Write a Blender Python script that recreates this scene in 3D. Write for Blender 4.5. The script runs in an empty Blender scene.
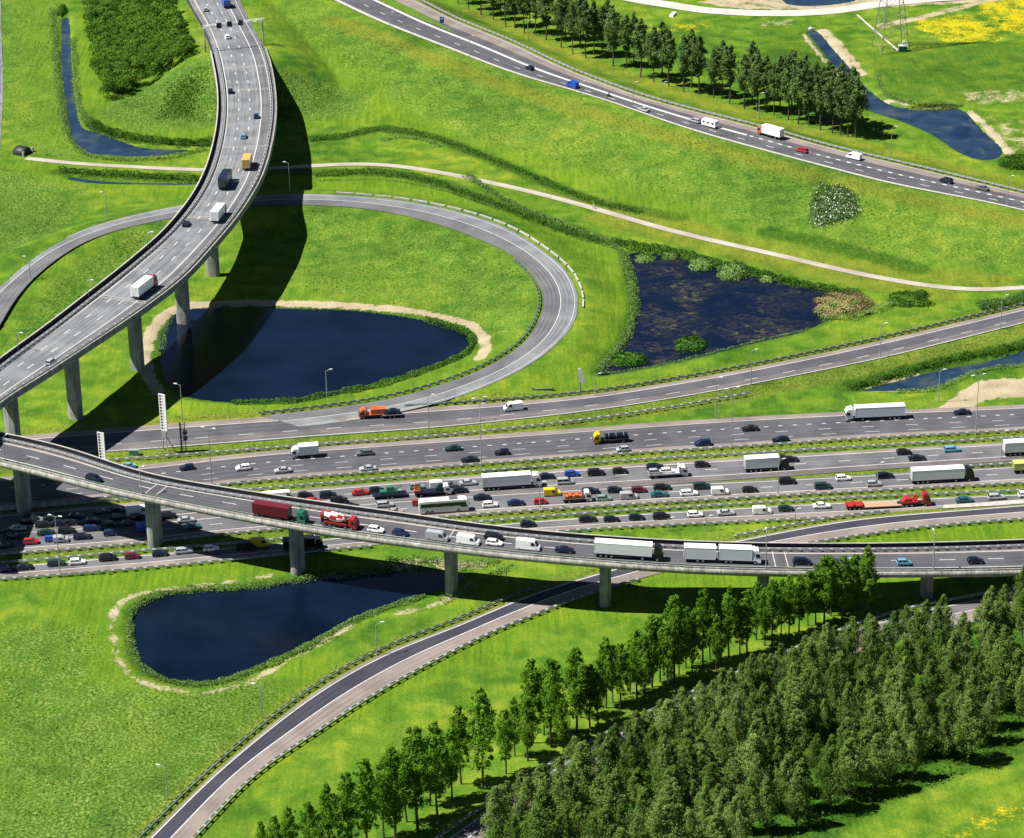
import bpy, math, random
import numpy as np
from mathutils import Matrix, Vector
random.seed(7); rng = np.random.default_rng(7)
C = bpy.context.scene
COL = C.collection
R = math.radians
# ------------------------------------------------------------------ camera
W_, H_ = 1024, 838
FPX = 3030.0; PITCH = R(24.8); ROLL = 0.0212; CAMZ = 351.0
fwd = np.array([0, math.cos(PITCH), -math.sin(PITCH)])
r0 = np.array([1.0, 0, 0]); u0 = np.array([0, math.sin(PITCH), math.cos(PITCH)])
rgt = math.cos(ROLL)*r0 - math.sin(ROLL)*u0
upv = math.sin(ROLL)*r0 + math.cos(ROLL)*u0
cam = bpy.data.cameras.new('camera'); camo = bpy.data.objects.new('camera', cam); COL.objects.link(camo)
cam.sensor_fit = 'HORIZONTAL'; cam.sensor_width = 36; cam.lens = FPX/W_*36
cam.clip_start = 5; cam.clip_end = 30000
camo.matrix_world = Matrix(((rgt[0], upv[0], -fwd[0], 0), (rgt[1], upv[1], -fwd[1], 0), (rgt[2], upv[2], -fwd[2], CAMZ), (0, 0, 0, 1)))
C.camera = camo
# ------------------------------------------------------------------ world, sun
SUN_EL = 57.0
sdir = np.array([-1.0, -0.12]); sdir /= np.linalg.norm(sdir)         # horizontal direction towards the sun
w = bpy.data.worlds.new('World'); C.world = w; w.use_nodes = True
nt = w.node_tree; bg = nt.nodes['Background']
sky = nt.nodes.new('ShaderNodeTexSky'); sky.sky_type = 'NISHITA'; sky.sun_disc = False; sky.air_density = .45; sky.dust_density = .15; sky.ozone_density = 2.0
sky.sun_elevation = R(SUN_EL); sky.sun_rotation = math.atan2(sdir[0], sdir[1])
nt.links.new(sky.outputs[0], bg.inputs[0]); bg.inputs[1].default_value = 0.05
sun = bpy.data.lights.new('sun', 'SUN'); sun.energy = 5.0; sun.angle = R(0.5); sun.color = (1, .955, .87)
so = bpy.data.objects.new('sun', sun); COL.objects.link(so)
sv = Vector((sdir[0]*math.cos(R(SUN_EL)), sdir[1]*math.cos(R(SUN_EL)), math.sin(R(SUN_EL))))
so.rotation_euler = sv.to_track_quat('Z', 'Y').to_euler(); so.location = (0, 700, 400)
C.view_settings.view_transform = 'Standard'; C.view_settings.look = 'None'
C.view_settings.exposure = 0.95; C.view_settings.gamma = 1

# ------------------------------------------------------------------ pixel -> world
def unp(px, py, z=0.0):
    px = np.asarray(px, float); py = np.asarray(py, float)
    d = fwd + ((px-W_/2)/FPX)[..., None]*rgt - ((py-H_/2)/FPX)[..., None]*upv
    t = (np.asarray(z, float)-CAMZ)/d[..., 2]
    return np.stack([d[..., 0]*t, d[..., 1]*t, np.zeros_like(t)+z], -1)
def sm(t): t = np.clip(t, 0, 1); return t*t*(3-2*t)
def catmull(P, n=14):
    P = np.asarray(P, float)
    if len(P) < 3: 
        t = np.linspace(0, 1, n*2)[:, None]; return P[0]*(1-t)+P[-1]*t
    Q = np.vstack([2*P[0]-P[1], P, 2*P[-1]-P[-2]]); out = []
    for i in range(len(P)-1):
        a, b, c, d = Q[i:i+4]; t = np.linspace(0, 1, n, endpoint=False)[:, None]
        out.append(.5*((2*b)+(-a+c)*t+(2*a-5*b+4*c-d)*t**2+(-a+3*b-3*c+d)*t**3))
    out.append(P[-1:]); return np.vstack(out)
def resample(P, step):
    s = np.r_[0, np.cumsum(np.linalg.norm(np.diff(P[:, :2], axis=0), axis=1))]
    n = max(2, int(round(s[-1]/step))+1); q = np.linspace(0, s[-1], n)
    return np.stack([np.interp(q, s, P[:, k]) for k in range(P.shape[1])], 1)
def smooth(P, it):
    P = P.copy()
    for _ in range(it): P[1:-1] = .25*P[:-2]+.5*P[1:-1]+.25*P[2:]
    return P
def wpath(pts, z=0.0, step=2.5, it=25):
    """pixel polyline (x, y[, z]) -> smooth world path"""
    P = np.array([unp(p[0], p[1], p[2] if len(p) > 2 else z) for p in pts])
    return smooth(resample(catmull(P), step), it)
def inpoly(X, Y, poly):
    poly = np.asarray(poly); ins = np.zeros(X.shape, bool); n = len(poly)
    for i in range(n):
        x1, y1 = poly[i][:2]; x2, y2 = poly[(i+1) % n][:2]
        if y1 == y2: continue
        ins ^= ((y1 > Y) != (y2 > Y)) & (X < (x2-x1)*(Y-y1)/(y2-y1)+x1)
    return ins
def near(X, Y, P, rad=None):
    """distance and index of the nearest path point for flat arrays"""
    D = np.full(X.shape, 1e9); I = np.zeros(X.shape, int)
    lo = P.min(0)[:2]-(rad or 1e9); hi = P.max(0)[:2]+(rad or 1e9)
    m = np.where((X > lo[0]) & (X < hi[0]) & (Y > lo[1]) & (Y < hi[1]))[0]
    for s in range(0, len(m), 20000):
        k = m[s:s+20000]
        d = (X[k][:, None]-P[None, :, 0])**2+(Y[k][:, None]-P[None, :, 1])**2
        i = d.argmin(1); D[k] = np.sqrt(d[np.arange(len(k)), i]); I[k] = i
    return D, I

# ------------------------------------------------------------------ materials
MATS = {}
def mat(name, col, rough=.8, metal=0, noise=0, nscale=1.0, bump=0, spec=.3, col2=None, coat=0, detail=4, randv=0):
    if name in MATS: return MATS[name]
    m = bpy.data.materials.new(name); m.use_nodes = True; t = m.node_tree; b = t.nodes['Principled BSDF']
    b.inputs['Base Color'].default_value = (*col, 1); b.inputs['Roughness'].default_value = rough
    b.inputs['Metallic'].default_value = metal; b.inputs['Specular IOR Level'].default_value = spec
    b.inputs['Coat Weight'].default_value = coat
    src = None
    if noise or bump:
        g = t.nodes.new('ShaderNodeNewGeometry') if not randv else t.nodes.new('ShaderNodeTexCoord')
        n = t.nodes.new('ShaderNodeTexNoise'); n.inputs['Scale'].default_value = nscale; n.inputs['Detail'].default_value = detail
        t.links.new(g.outputs['Position' if not randv else 'Object'], n.inputs['Vector'])
        if noise:
            r = t.nodes.new('ShaderNodeValToRGB'); c2 = col2 or tuple(c*(1-noise) for c in col)
            r.color_ramp.elements[0].position = .32; r.color_ramp.elements[1].position = .68
            r.color_ramp.elements[0].color = (*c2, 1); r.color_ramp.elements[1].color = (*col, 1)
            t.links.new(n.outputs['Fac'], r.inputs[0]); src = r.outputs[0]
        if bump:
            bp = t.nodes.new('ShaderNodeBump'); bp.inputs['Strength'].default_value = bump; bp.inputs['Distance'].default_value = .3
            t.links.new(n.outputs['Fac'], bp.inputs['Height']); t.links.new(bp.outputs[0], b.inputs['Normal'])
    if randv:
        oi = t.nodes.new('ShaderNodeObjectInfo'); mp = t.nodes.new('ShaderNodeMapRange')
        mp.inputs['To Min'].default_value = 1-randv; mp.inputs['To Max'].default_value = 1+randv
        t.links.new(oi.outputs['Random'], mp.inputs['Value'])
        hs = t.nodes.new('ShaderNodeHueSaturation'); t.links.new(mp.outputs[0], hs.inputs['Value'])
        if src: t.links.new(src, hs.inputs['Color'])
        else: hs.inputs['Color'].default_value = (*col, 1)
        src = hs.outputs[0]
    if src: t.links.new(src, b.inputs['Base Color'])
    MATS[name] = m; return m
def foliage(name, col, col2, trans=.25, scale=.6, randv=.25):
    if name in MATS: return MATS[name]
    m = bpy.data.materials.new(name); m.use_nodes = True; t = m.node_tree; t.nodes.clear()
    o = t.nodes.new('ShaderNodeOutputMaterial'); mx = t.nodes.new('ShaderNodeMixShader'); mx.inputs[0].default_value = trans
    d = t.nodes.new('ShaderNodeBsdfPrincipled'); d.inputs['Roughness'].default_value = .8; d.inputs['Specular IOR Level'].default_value = .04
    tr = t.nodes.new('ShaderNodeBsdfTranslucent')
    tc = t.nodes.new('ShaderNodeNewGeometry'); n = t.nodes.new('ShaderNodeTexNoise'); n.inputs['Scale'].default_value = scale
    t.links.new(tc.outputs['Position'], n.inputs['Vector'])
    r = t.nodes.new('ShaderNodeValToRGB'); r.color_ramp.elements[0].position = .35; r.color_ramp.elements[1].position = .65
    r.color_ramp.elements[0].color = (*col2, 1); r.color_ramp.elements[1].color = (*col, 1); t.links.new(n.outputs['Fac'], r.inputs[0])
    oi = t.nodes.new('ShaderNodeObjectInfo'); mp = t.nodes.new('ShaderNodeMapRange')
    mp.inputs['To Min'].default_value = 1-randv; mp.inputs['To Max'].default_value = 1+randv
    ra = t.nodes.new('ShaderNodeMath'); ra.operation = 'ADD'
    t.links.new(oi.outputs['Random'], ra.inputs[0]); t.links.new(tc.outputs['Random Per Island'], ra.inputs[1])
    mu = t.nodes.new('ShaderNodeMath'); mu.operation = 'MULTIPLY'; mu.inputs[1].default_value = .5; t.links.new(ra.outputs[0], mu.inputs[0])
    t.links.new(mu.outputs[0], mp.inputs['Value'])
    hs = t.nodes.new('ShaderNodeHueSaturation'); t.links.new(mp.outputs[0], hs.inputs['Value']); t.links.new(r.outputs[0], hs.inputs['Color'])
    t.links.new(hs.outputs[0], d.inputs['Base Color']); t.links.new(hs.outputs[0], tr.inputs['Color'])
    t.links.new(d.outputs[0], mx.inputs[1]); t.links.new(tr.outputs[0], mx.inputs[2]); t.links.new(mx.outputs[0], o.inputs[0])
    MATS[name] = m; return m
def asphalt(name, a, b, s1=.12, s2=3.0):
    m = bpy.data.materials.new(name); m.use_nodes = True; t = m.node_tree; p = t.nodes['Principled BSDF']
    g = t.nodes.new('ShaderNodeNewGeometry'); uv = t.nodes.new('ShaderNodeUVMap')
    n1 = t.nodes.new('ShaderNodeTexNoise'); n1.inputs['Scale'].default_value = s1; n1.inputs['Detail'].default_value = 5
    n2 = t.nodes.new('ShaderNodeTexNoise'); n2.inputs['Scale'].default_value = s2
    t.links.new(g.outputs['Position'], n1.inputs['Vector']); t.links.new(g.outputs['Position'], n2.inputs['Vector'])
    # long worn streaks along the road (uv.x = metres across, uv.y = metres along)
    mp = t.nodes.new('ShaderNodeMapping'); mp.inputs['Scale'].default_value = (1.1, .02, 1); t.links.new(uv.outputs[0], mp.inputs[0])
    n3 = t.nodes.new('ShaderNodeTexNoise'); n3.inputs['Scale'].default_value = 1.0; t.links.new(mp.outputs[0], n3.inputs['Vector'])
    a1 = t.nodes.new('ShaderNodeMath'); a1.operation = 'ADD'; t.links.new(n1.outputs[0], a1.inputs[0]); t.links.new(n3.outputs[0], a1.inputs[1])
    a2 = t.nodes.new('ShaderNodeMath'); a2.operation = 'MULTIPLY_ADD'; a2.inputs[1].default_value = .4; t.links.new(n2.outputs[0], a2.inputs[0]); t.links.new(a1.outputs[0], a2.inputs[2])
    r = t.nodes.new('ShaderNodeValToRGB'); r.color_ramp.elements[0].position = 1.02/2; r.color_ramp.elements[1].position = 1.36/2
    dv = t.nodes.new('ShaderNodeMath'); dv.operation = 'MULTIPLY'; dv.inputs[1].default_value = .5; t.links.new(a2.outputs[0], dv.inputs[0])
    r.color_ramp.elements[0].color = (*a, 1); r.color_ramp.elements[1].color = (*b, 1); t.links.new(dv.outputs[0], r.inputs[0])
    t.links.new(r.outputs[0], p.inputs['Base Color']); p.inputs['Roughness'].default_value = .85; p.inputs['Specular IOR Level'].default_value = .2
    MATS[name] = m; return m
A_DARK = asphalt('asphalt_dark', (.056, .057, .068), (.088, .089, .100))
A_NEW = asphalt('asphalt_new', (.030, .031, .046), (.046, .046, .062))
A_PINK = asphalt('asphalt_shoulder', (0.15, 0.125, 0.115), (0.225, 0.19, 0.175))
A_MID = asphalt('asphalt_mid', (.088, .084, .088), (.140, .132, .134))
A_GREY = asphalt('asphalt_grey', (0.108, 0.116, 0.128), (0.185, 0.195, 0.208))
A_PURP = asphalt('asphalt_purple', (.080, .082, .092), (.132, .134, .145))
PAINT = mat('road_paint', (.5, .5, .49), .6, noise=.25, nscale=1.2)
PALE = mat('pale_concrete', (.42, .40, .37), .85, noise=.3, nscale=.8)
CONC = mat('concrete', (.36, .36, .335), .85, noise=.35, nscale=.5, bump=.2)
def streaky(m):
    t = m.node_tree; b = t.nodes['Principled BSDF']; src = b.inputs['Base Color'].links[0].from_socket
    g_ = t.nodes.new('ShaderNodeNewGeometry'); mp = t.nodes.new('ShaderNodeMapping'); mp.inputs['Scale'].default_value = (1.3, 1.3, .10); n = t.nodes.new('ShaderNodeTexNoise'); n.inputs['Scale'].default_value = 1.0; n.inputs['Detail'].default_value = 5
    r = t.nodes.new('ShaderNodeValToRGB'); r.color_ramp.elements[0].position = .38; r.color_ramp.elements[1].position = .62; r.color_ramp.elements[0].color = (.62, .60, .56, 1); r.color_ramp.elements[1].color = (1.08, 1.07, 1.04, 1)
    mx = t.nodes.new('ShaderNodeMix'); mx.data_type = 'RGBA'; mx.blend_type = 'MULTIPLY'; mx.inputs[0].default_value = .8
    t.links.new(g_.outputs['Position'], mp.inputs[0]); t.links.new(mp.outputs[0], n.inputs['Vector']); t.links.new(n.outputs['Fac'], r.inputs[0]); t.links.new(src, mx.inputs[6]); t.links.new(r.outputs[0], mx.inputs[7]); t.links.new(mx.outputs[2], b.inputs['Base Color'])
streaky(CONC)
CONCD = mat('concrete_pier', (.36, .37, .365), .9, noise=.35, nscale=.35, bump=.2)
streaky(CONCD)
STEEL = mat('galvanised_steel', (.36, .38, .38), .5, metal=.3, noise=.2, nscale=2)
GSTEEL = mat('weathered_green_steel', (.12, .17, .14), .6, noise=.3, nscale=2)
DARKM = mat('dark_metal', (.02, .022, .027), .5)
GRAVEL = mat('gravel', (.42, .36, .29), .95, noise=.35, nscale=.6, bump=.4)
GLASS = mat('vehicle_glass', (.012, .016, .022), .12, spec=.6)
TYRE = mat('tyre_rubber', (.012, .012, .012), .9)
RIM = mat('wheel_rim', (.35, .35, .36), .4, metal=.6)

# ------------------------------------------------------------------ mesh helpers
class MB:
    def __init__(s): s.v = []; s.f = []; s.m = []; s.uv = None; s.n = 0
    def add(s, V, F, m=0):
        s.f += [tuple(i+s.n for i in f) for f in F]; s.m += [m]*len(F); s.v += [tuple(map(float, p)) for p in V]; s.n += len(V)
    def box(s, x0, x1, y0, y1, z0, z1, m=0, tx=1, ty=1):
        cx, cy = (x0+x1)/2, (y0+y1)/2; hx, hy = (x1-x0)/2, (y1-y0)/2
        V = [(x0, y0, z0), (x1, y0, z0), (x1, y1, z0), (x0, y1, z0)]+[(cx+sx*hx*tx, cy+sy*hy*ty, z1) for sx, sy in ((-1, -1), (1, -1), (1, 1), (-1, 1))]
        s.add(V, [(3, 2, 1, 0), (4, 5, 6, 7), (0, 1, 5, 4), (1, 2, 6, 5), (2, 3, 7, 6), (3, 0, 4, 7)], m)
    def prism(s, prof, y0, y1, m=0, inset=0):
        """profile in x,z extruded across y; upper points drawn in by inset (tumblehome)"""
        zs = [p[1] for p in prof]; zl, zh = min(zs), max(zs)
        def y(v, z): k = (z-zl)/(zh-zl+1e-9); return v-(1 if v > 0 else -1)*inset*k*k
        n = len(prof)
        V = [(x, y(y0, z), z) for x, z in prof]+[(x, y(y1, z), z) for x, z in prof]
        F = [tuple(range(n)), tuple(range(2*n-1, n-1, -1))]+[(i, i+n, (i+1) % n+n, (i+1) % n) for i in range(n)]
        s.add(V, F, m)
    def cyl(s, c, r, h, axis='y', n=14, m=0, r2=None):
        r2 = r if r2 is None else r2; V = []
        for k, rr in ((0, r), (1, r2)):
            for i in range(n):
                a = 2*math.pi*i/n; u, v_ = rr*math.cos(a), rr*math.sin(a)
                o = (k-.5)*h
                V.append({'y': (c[0]+u, c[1]+o, c[2]+v_), 'x': (c[0]+o, c[1]+u, c[2]+v_), 'z': (c[0]+u, c[1]+v_, c[2]+o)}[axis])
        s.add(V, [tuple(range(n)), tuple(range(2*n-1, n-1, -1))]+[(i, (i+1) % n, (i+1) % n+n, i+n) for i in range(n)], m)
    def tube(s, a, b, ra, rb=None, n=6, m=0):
        rb = ra if rb is None else rb; a = Vector(a); b = Vector(b); d = (b-a).normalized()
        u = d.orthogonal().normalized(); w_ = d.cross(u); V = []
        for p, r in ((a, ra), (b, rb)):
            for i in range(n):
                t = 2*math.pi*i/n; V.append(p+u*(r*math.cos(t))+w_*(r*math.sin(t)))
        s.add(V, [tuple(range(n-1, -1, -1)), tuple(range(n, 2*n))]+[(i, (i+1) % n, (i+1) % n+n, i+n) for i in range(n)], m)
    def loft(s, rings, m=0, cap=True):
        n = len(rings[0]); V = [p for r in rings for p in r]; F = []
        for k in range(len(rings)-1):
            for i in range(n): F.append((k*n+i, k*n+(i+1) % n, (k+1)*n+(i+1) % n, (k+1)*n+i))
        if cap: F += [tuple(range(n-1, -1, -1)), tuple(range((len(rings)-1)*n, len(rings)*n))]
        s.add(V, F, m)
    def mesh(s, name, mats, smooth=False):
        me = bpy.data.meshes.new(name); me.from_pydata(s.v, [], s.f)
        for m in mats: me.materials.append(m)
        me.polygons.foreach_set('material_index', s.m)
        if smooth: me.polygons.foreach_set('use_smooth', [True]*len(s.f))
        import bmesh
        b = bmesh.new(); b.from_mesh(me); bmesh.ops.recalc_face_normals(b, faces=b.faces); b.to_mesh(me); b.free()
        me.update(); return me
    def build(s, name, mats, parent=None, smooth=False):
        if not isinstance(mats, (list, tuple)): mats = [mats]
        return link(name, s.mesh(name, mats, smooth), parent)
def link(name, me, parent=None):
    o = bpy.data.objects.new(name, me); COL.objects.link(o)
    if parent: o.parent = parent
    return o
def tag(o, label=None, cat=None, group=None, kind=None):
    if label: o['label'] = label
    if cat: o['category'] = cat
    if group: o['group'] = group
    if kind: o['kind'] = kind
    return o
def empty(name, loc=(0, 0, 0), rz=0):
    o = bpy.data.objects.new(name, None); COL.objects.link(o); o.location = loc; o.rotation_euler = (0, 0, rz); o.empty_display_size = .5; return o
def copy_tree(o, parent=None):
    c = o.copy(); COL.objects.link(c); c.parent = parent
    for ch in o.children: copy_tree(ch, c)
    return c
ORD = 'first second third fourth fifth sixth seventh eighth ninth tenth eleventh twelfth thirteenth fourteenth fifteenth sixteenth seventeenth eighteenth nineteenth twentieth'.split()
def ordn(i):
    if i < 20: return ORD[i]
    tens = {2: 'twenty', 3: 'thirty', 4: 'forty', 5: 'fifty', 6: 'sixty', 7: 'seventy'}
    n = i+1
    if n % 10 == 0: return {3: 'thirtieth', 4: 'fortieth', 5: 'fiftieth', 6: 'sixtieth', 7: 'seventieth'}[n//10]
    return tens[n//10]+'-'+ORD[n % 10-1]
def quads(P, N, size, aspect=1.0, up=0.0):
    """random leaf quads: P centres (n,3), N preferred normals or None"""
    n = len(P); A = rng.normal(size=(n, 3)); A /= np.linalg.norm(A, axis=1)[:, None]
    if N is not None: A = A*.75+N; A /= np.linalg.norm(A, axis=1)[:, None]
    T = rng.normal(size=(n, 3)); T[:, 2] += up*2.0*rng.uniform(.5, 1.5, n)
    U = T-(T*A).sum(1)[:, None]*A; U /= np.linalg.norm(U, axis=1)[:, None]+1e-9
    V = np.cross(A, U); s = np.asarray(size)[:, None] if np.ndim(size) else np.full((n, 1), size)
    U = U*s*aspect*.5; V = V*s*.5
    return np.stack([P-U-V*.6, P+U*.3-V, P+U+V*.5, P-U*.4+V], 1).reshape(-1, 3)
def qmesh(name, V, m):
    me = bpy.data.meshes.new(name); n = len(V)//4
    me.vertices.add(len(V)); me.vertices.foreach_set('co', V.astype(np.float32).ravel())
    me.loops.add(len(V)); me.loops.foreach_set('vertex_index', np.arange(len(V), dtype=np.int32))
    me.polygons.add(n); me.polygons.foreach_set('loop_start', np.arange(0, len(V), 4, dtype=np.int32)); me.polygons.foreach_set('loop_total', np.full(n, 4, np.int32))
    me.materials.append(m); me.update(); me.validate(); return me

# ------------------------------------------------------------------ roads: two traced edges each
class Road:
    def __init__(s, Lp, Rp, z=.3, step=2.5, it=25):
        zf = lambda P: np.array([unp(p[0], p[1], p[2] if len(p) > 2 else z) for p in P])
        L = smooth(resample(catmull(zf(Lp)), step), it); Q = smooth(resample(catmull(zf(Rp)), step/4), it*8)
        # match each left point to the right edge, keep order, smooth
        s0 = np.linspace(0, 1, len(L)); idx = np.zeros(len(L)); j = 0
        for i in range(len(L)):
            g = s0[i]*(len(Q)-1); a = int(max(0, g-60)); b = int(min(len(Q), g+61))
            d = ((Q[a:b, :2]-L[i, :2])**2).sum(1); idx[i] = a+d.argmin()
        idx = np.maximum.accumulate(idx); idx[0] = 0; idx[-1] = len(Q)-1
        idx = smooth(idx[:, None], 20)[:, 0]
        Rr = np.stack([np.interp(idx, np.arange(len(Q)), Q[:, k]) for k in range(3)], 1)
        s.L, s.R = L, Rr; s.C = (L+Rr)/2; s.hw = np.linalg.norm((Rr-L)[:, :2], axis=1)/2
        s.s = np.r_[0, np.cumsum(np.linalg.norm(np.diff(s.C[:, :2], axis=0), axis=1))]
        T = np.gradient(s.C, axis=0); s.T = T/np.linalg.norm(T[:, :2], axis=1)[:, None]
        u = Rr-L; u[:, 2] = 0; s.U = u/np.linalg.norm(u, axis=1)[:, None]
    def at(s, f, dx=0, dz=0): 
        P = s.L*(1-f)+s.R*f+s.U*dx; P = P.copy(); P[:, 2] += dz; return P
    def strip(s, A, B, i0=0, i1=None):
        pass
def strip_mesh(name, strips, mats):
    """strips: list of (A, B, s, matindex) joined side by side; A/B (n,3)"""
    mb = MB(); uvs = []
    for A, B, S, m in strips:
        n = len(A); V = np.empty((2*n, 3)); V[0::2] = A; V[1::2] = B
        wd = np.linalg.norm(B-A, axis=1)
        mb.add(V, [(2*i, 2*i+1, 2*i+3, 2*i+2) for i in range(n-1)], m)
        for i in range(n-1):
            uvs += [(0, S[i]), (wd[i], S[i]), (wd[i+1], S[i+1]), (0, S[i+1])]
    me = bpy.data.meshes.new(name); me.from_pydata(mb.v, [], mb.f)
    for m in mats: me.materials.append(m)
    me.polygons.foreach_set('material_index', mb.m)
    uv = me.uv_layers.new(name='UVMap'); uv.data.foreach_set('uv', np.array(uvs, float).ravel())
    me.update()
    # faces up
    nz = np.zeros(len(me.polygons)*3); me.polygons.foreach_get('normal', nz)
    if nz[2::3].mean() < 0: me.flip_normals()
    return me
def sub(Rd, P, a, b):
    """cut a path between arc-length a and b"""
    q = np.r_[a, Rd.s[(Rd.s > a) & (Rd.s < b)], b]
    return np.stack([np.interp(q, Rd.s, P[:, k]) for k in range(3)], 1)
def surface(Rd, name, bands, parent=None):
    mats = []; st = []
    for f0, f1, m in bands:
        if m not in mats: mats.append(m)
        k = max(1, int((f1-f0)*8))
        for j in range(k):
            a = f0+(f1-f0)*j/k; b = f0+(f1-f0)*(j+1)/k
            st.append((Rd.at(a), Rd.at(b), Rd.s, mats.index(m)))
    o = link(name, strip_mesh(name, st, mats), parent)
    if not parent: tag(o, kind='structure')
    return o
def paint(Rd, name, lines, parent=None, m=None):
    """lines: (f, width, dash, period, px-range) ; f may be (f0,f1) to run slanted"""
    st = []
    px = project(Rd.C)[:, 0]
    for ln in lines:
        f, wd, dash, per = ln[:4]; a, b = 0, Rd.s[-1]
        if len(ln) > 4:
            lo, hi = ln[4]
            a, b = lo*Rd.s[-1], hi*Rd.s[-1]
        P0, P1 = Rd.at(f, -wd/2, .03), Rd.at(f, wd/2, .03)
        if not dash: segs = [(a, b)]
        else: segs = [(t, t+dash) for t in np.arange(a+per*.3, b-dash, per)]
        for (t0, t1) in segs:
            A, B = sub(Rd, P0, t0, t1), sub(Rd, P1, t0, t1)
            st.append((A, B, np.zeros(len(A)), 0))
    o = link(name, strip_mesh(name, st, [m or PAINT]), parent)
    if not parent: tag(o, kind='structure')
    return o
def project(P):
    P = np.asarray(P)-np.array([0, 0, CAMZ]); d = P@fwd
    return np.stack([W_/2+FPX*(P@rgt)/d, H_/2-FPX*(P@upv)/d], -1)

ZM = .35
HB_L = [(170, -40, 8.5), (186, 0, 9.2), (200, 24, 10), (209, 45, 10.8), (215, 70, 12), (218.5, 95, 14), (218, 122, 16), (213, 150, 18), (205, 175, 19.6), (193, 198, 20.8), (178, 218, 21.6), (160, 238, 22.2), (125, 268, 22.8), (83, 301, 23), (45, 330.5, 23), (0, 363, 23), (-30, 388, 23), (-66, 425, 23), (-92, 465, 23), (-102, 497, 23)]
HB_R = [(225, -40, 8.5), (240, 0, 9.2), (253, 27, 10), (263, 45, 10.8), (270, 64, 12), (275, 92, 14), (275.5, 118, 16), (271, 148, 18), (263, 175, 19.6), (251, 198, 20.8), (236, 220, 21.6), (216, 244, 22.2), (184, 279, 22.8), (144, 310, 23), (112, 332, 23), (50, 373, 23), (0, 405, 23), (-26, 431, 23), (-40, 460, 23), (-50, 478, 23), (-54, 497, 23)]
HB = Road(HB_L, HB_R, it=14)  # unseen end left of the frame is bent and cut to place its shadow
RB_L = [(-60, 424, 16.6), (-25, 431, 16.6), (12, 438.5, 16.6), (50, 446, 16.5), (90, 458, 16.4), (124, 471, 16.3), (160, 480.5, 16.2), (200, 487, 16.1), (256, 496, 16), (310, 504, 15.9), (360, 511, 15.8), (410, 517.5, 15.6), (460, 525.5, 15.3), (500, 530.5, 15), (560, 536.5, 14.5), (620, 541, 13.8), (700, 545.5, 12.8), (768, 547, 11.9), (850, 547.5, 10.7), (930, 546.5, 9.6), (1024, 543.5, 8.4), (1080, 541, 7.8)]
RB_R = [(-60, 449, 16.6), (-25, 456, 16.6), (0, 461.5, 16.6), (30, 468.5, 16.5), (65, 477.5, 16.4), (100, 486.5, 16.3), (140, 495.5, 16.2), (185, 504.5, 16.1), (240, 515, 16), (300, 526, 15.9), (350, 534, 15.8), (400, 540.5, 15.6), (450, 547, 15.3), (500, 553, 15), (560, 558.5, 14.5), (620, 563.5, 13.8), (700, 568.5, 12.8), (768, 570.5, 11.9), (850, 571.5, 10.7), (930, 571.5, 9.6), (1024, 570, 8.4), (1080, 568, 7.8)]
RB = Road(RB_L, RB_R, it=25)
H0 = Road([(-40, 441), (15, 436), (60, 432.5), (120, 427.5), (180, 423), (256, 417.5), (340, 412.5), (400, 409.5), (450, 406), (512, 402), (597, 394), (687, 379.5), (768, 364.5), (880, 341), (950, 324.5), (1024, 307), (1080, 293)],
          [(-40, 463), (15, 458), (60, 455), (135, 450), (190, 446), (256, 441), (340, 434.5), (400, 430.5), (450, 426.5), (512, 420), (597, 410), (687, 396), (768, 381), (880, 358.5), (950, 341.5), (1024, 323), (1080, 309)], ZM)
LOOP_O = [(-60, 330, .5), (-30, 300, 1.5), (0, 276, 2.5), (25, 256, 3), (63, 237, 3.5), (108, 221, 4), (155, 210, 4), (186, 204, 4), (240, 197, 4), (301, 193.5, 4), (356, 196, 4), (406, 201, 4), (453, 210, 4), (490, 221, 4), (512, 230, 4), (537, 246, 4), (562, 265, 3.8), (574, 282, 3.6), (579, 302, 3.3), (575, 322, 3), (562, 340, 2.6), (537, 360, 2.2), (512, 375, 1.8), (456, 398, 1.1), (396, 413, .6), (350, 421, .42), (300, 427, .42)]
LOOP_I = [(-30, 380, .5), (-16, 350, 1.5), (0, 325, 2.5), (15, 300, 3), (37, 275, 3.5), (75, 247, 4), (117, 230, 4), (172, 218, 4), (240, 207, 4), (301, 204.5, 4), (368, 209, 4), (431, 222, 4), (481, 240, 4), (512, 255, 4), (529, 270, 3.8), (541, 287, 3.6), (544, 302, 3.3), (539, 320, 3), (527, 340, 2.6), (512, 352, 2.2), (481, 370, 1.8), (431, 388, 1.1), (381, 400.5, .6), (319, 409.5, .42), (262, 415.5, .42)]
LOOP = Road(LOOP_O, LOOP_I, it=14)
H1 = Road([(-40, 480.5), (60, 472), (135, 466), (256, 452), (400, 441), (512, 433), (620, 425), (690, 420), (768, 415.5), (850, 411.5), (906, 409.5), (1024, 404.5), (1080, 402)],
          [(-40, 511), (60, 502), (120, 495), (256, 480.5), (400, 469.5), (512, 461), (640, 452), (720, 447), (768, 444), (850, 438.5), (906, 435.5), (1024, 429.5), (1080, 427)], ZM)
H2 = Road([(-40, 518), (20, 512), (110, 504.5), (180, 498.5), (256, 493), (400, 481), (512, 472.5), (640, 463.5), (768, 456), (850, 451), (1024, 441), (1080, 438)],
          [(-40, 534.5), (20, 531), (125, 524), (200, 517.5), (256, 512.3), (370, 502.3), (512, 492.5), (640, 485.5), (724, 480.2), (768, 477.5), (850, 471.5), (1024, 460), (1080, 456.5)], ZM)
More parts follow.
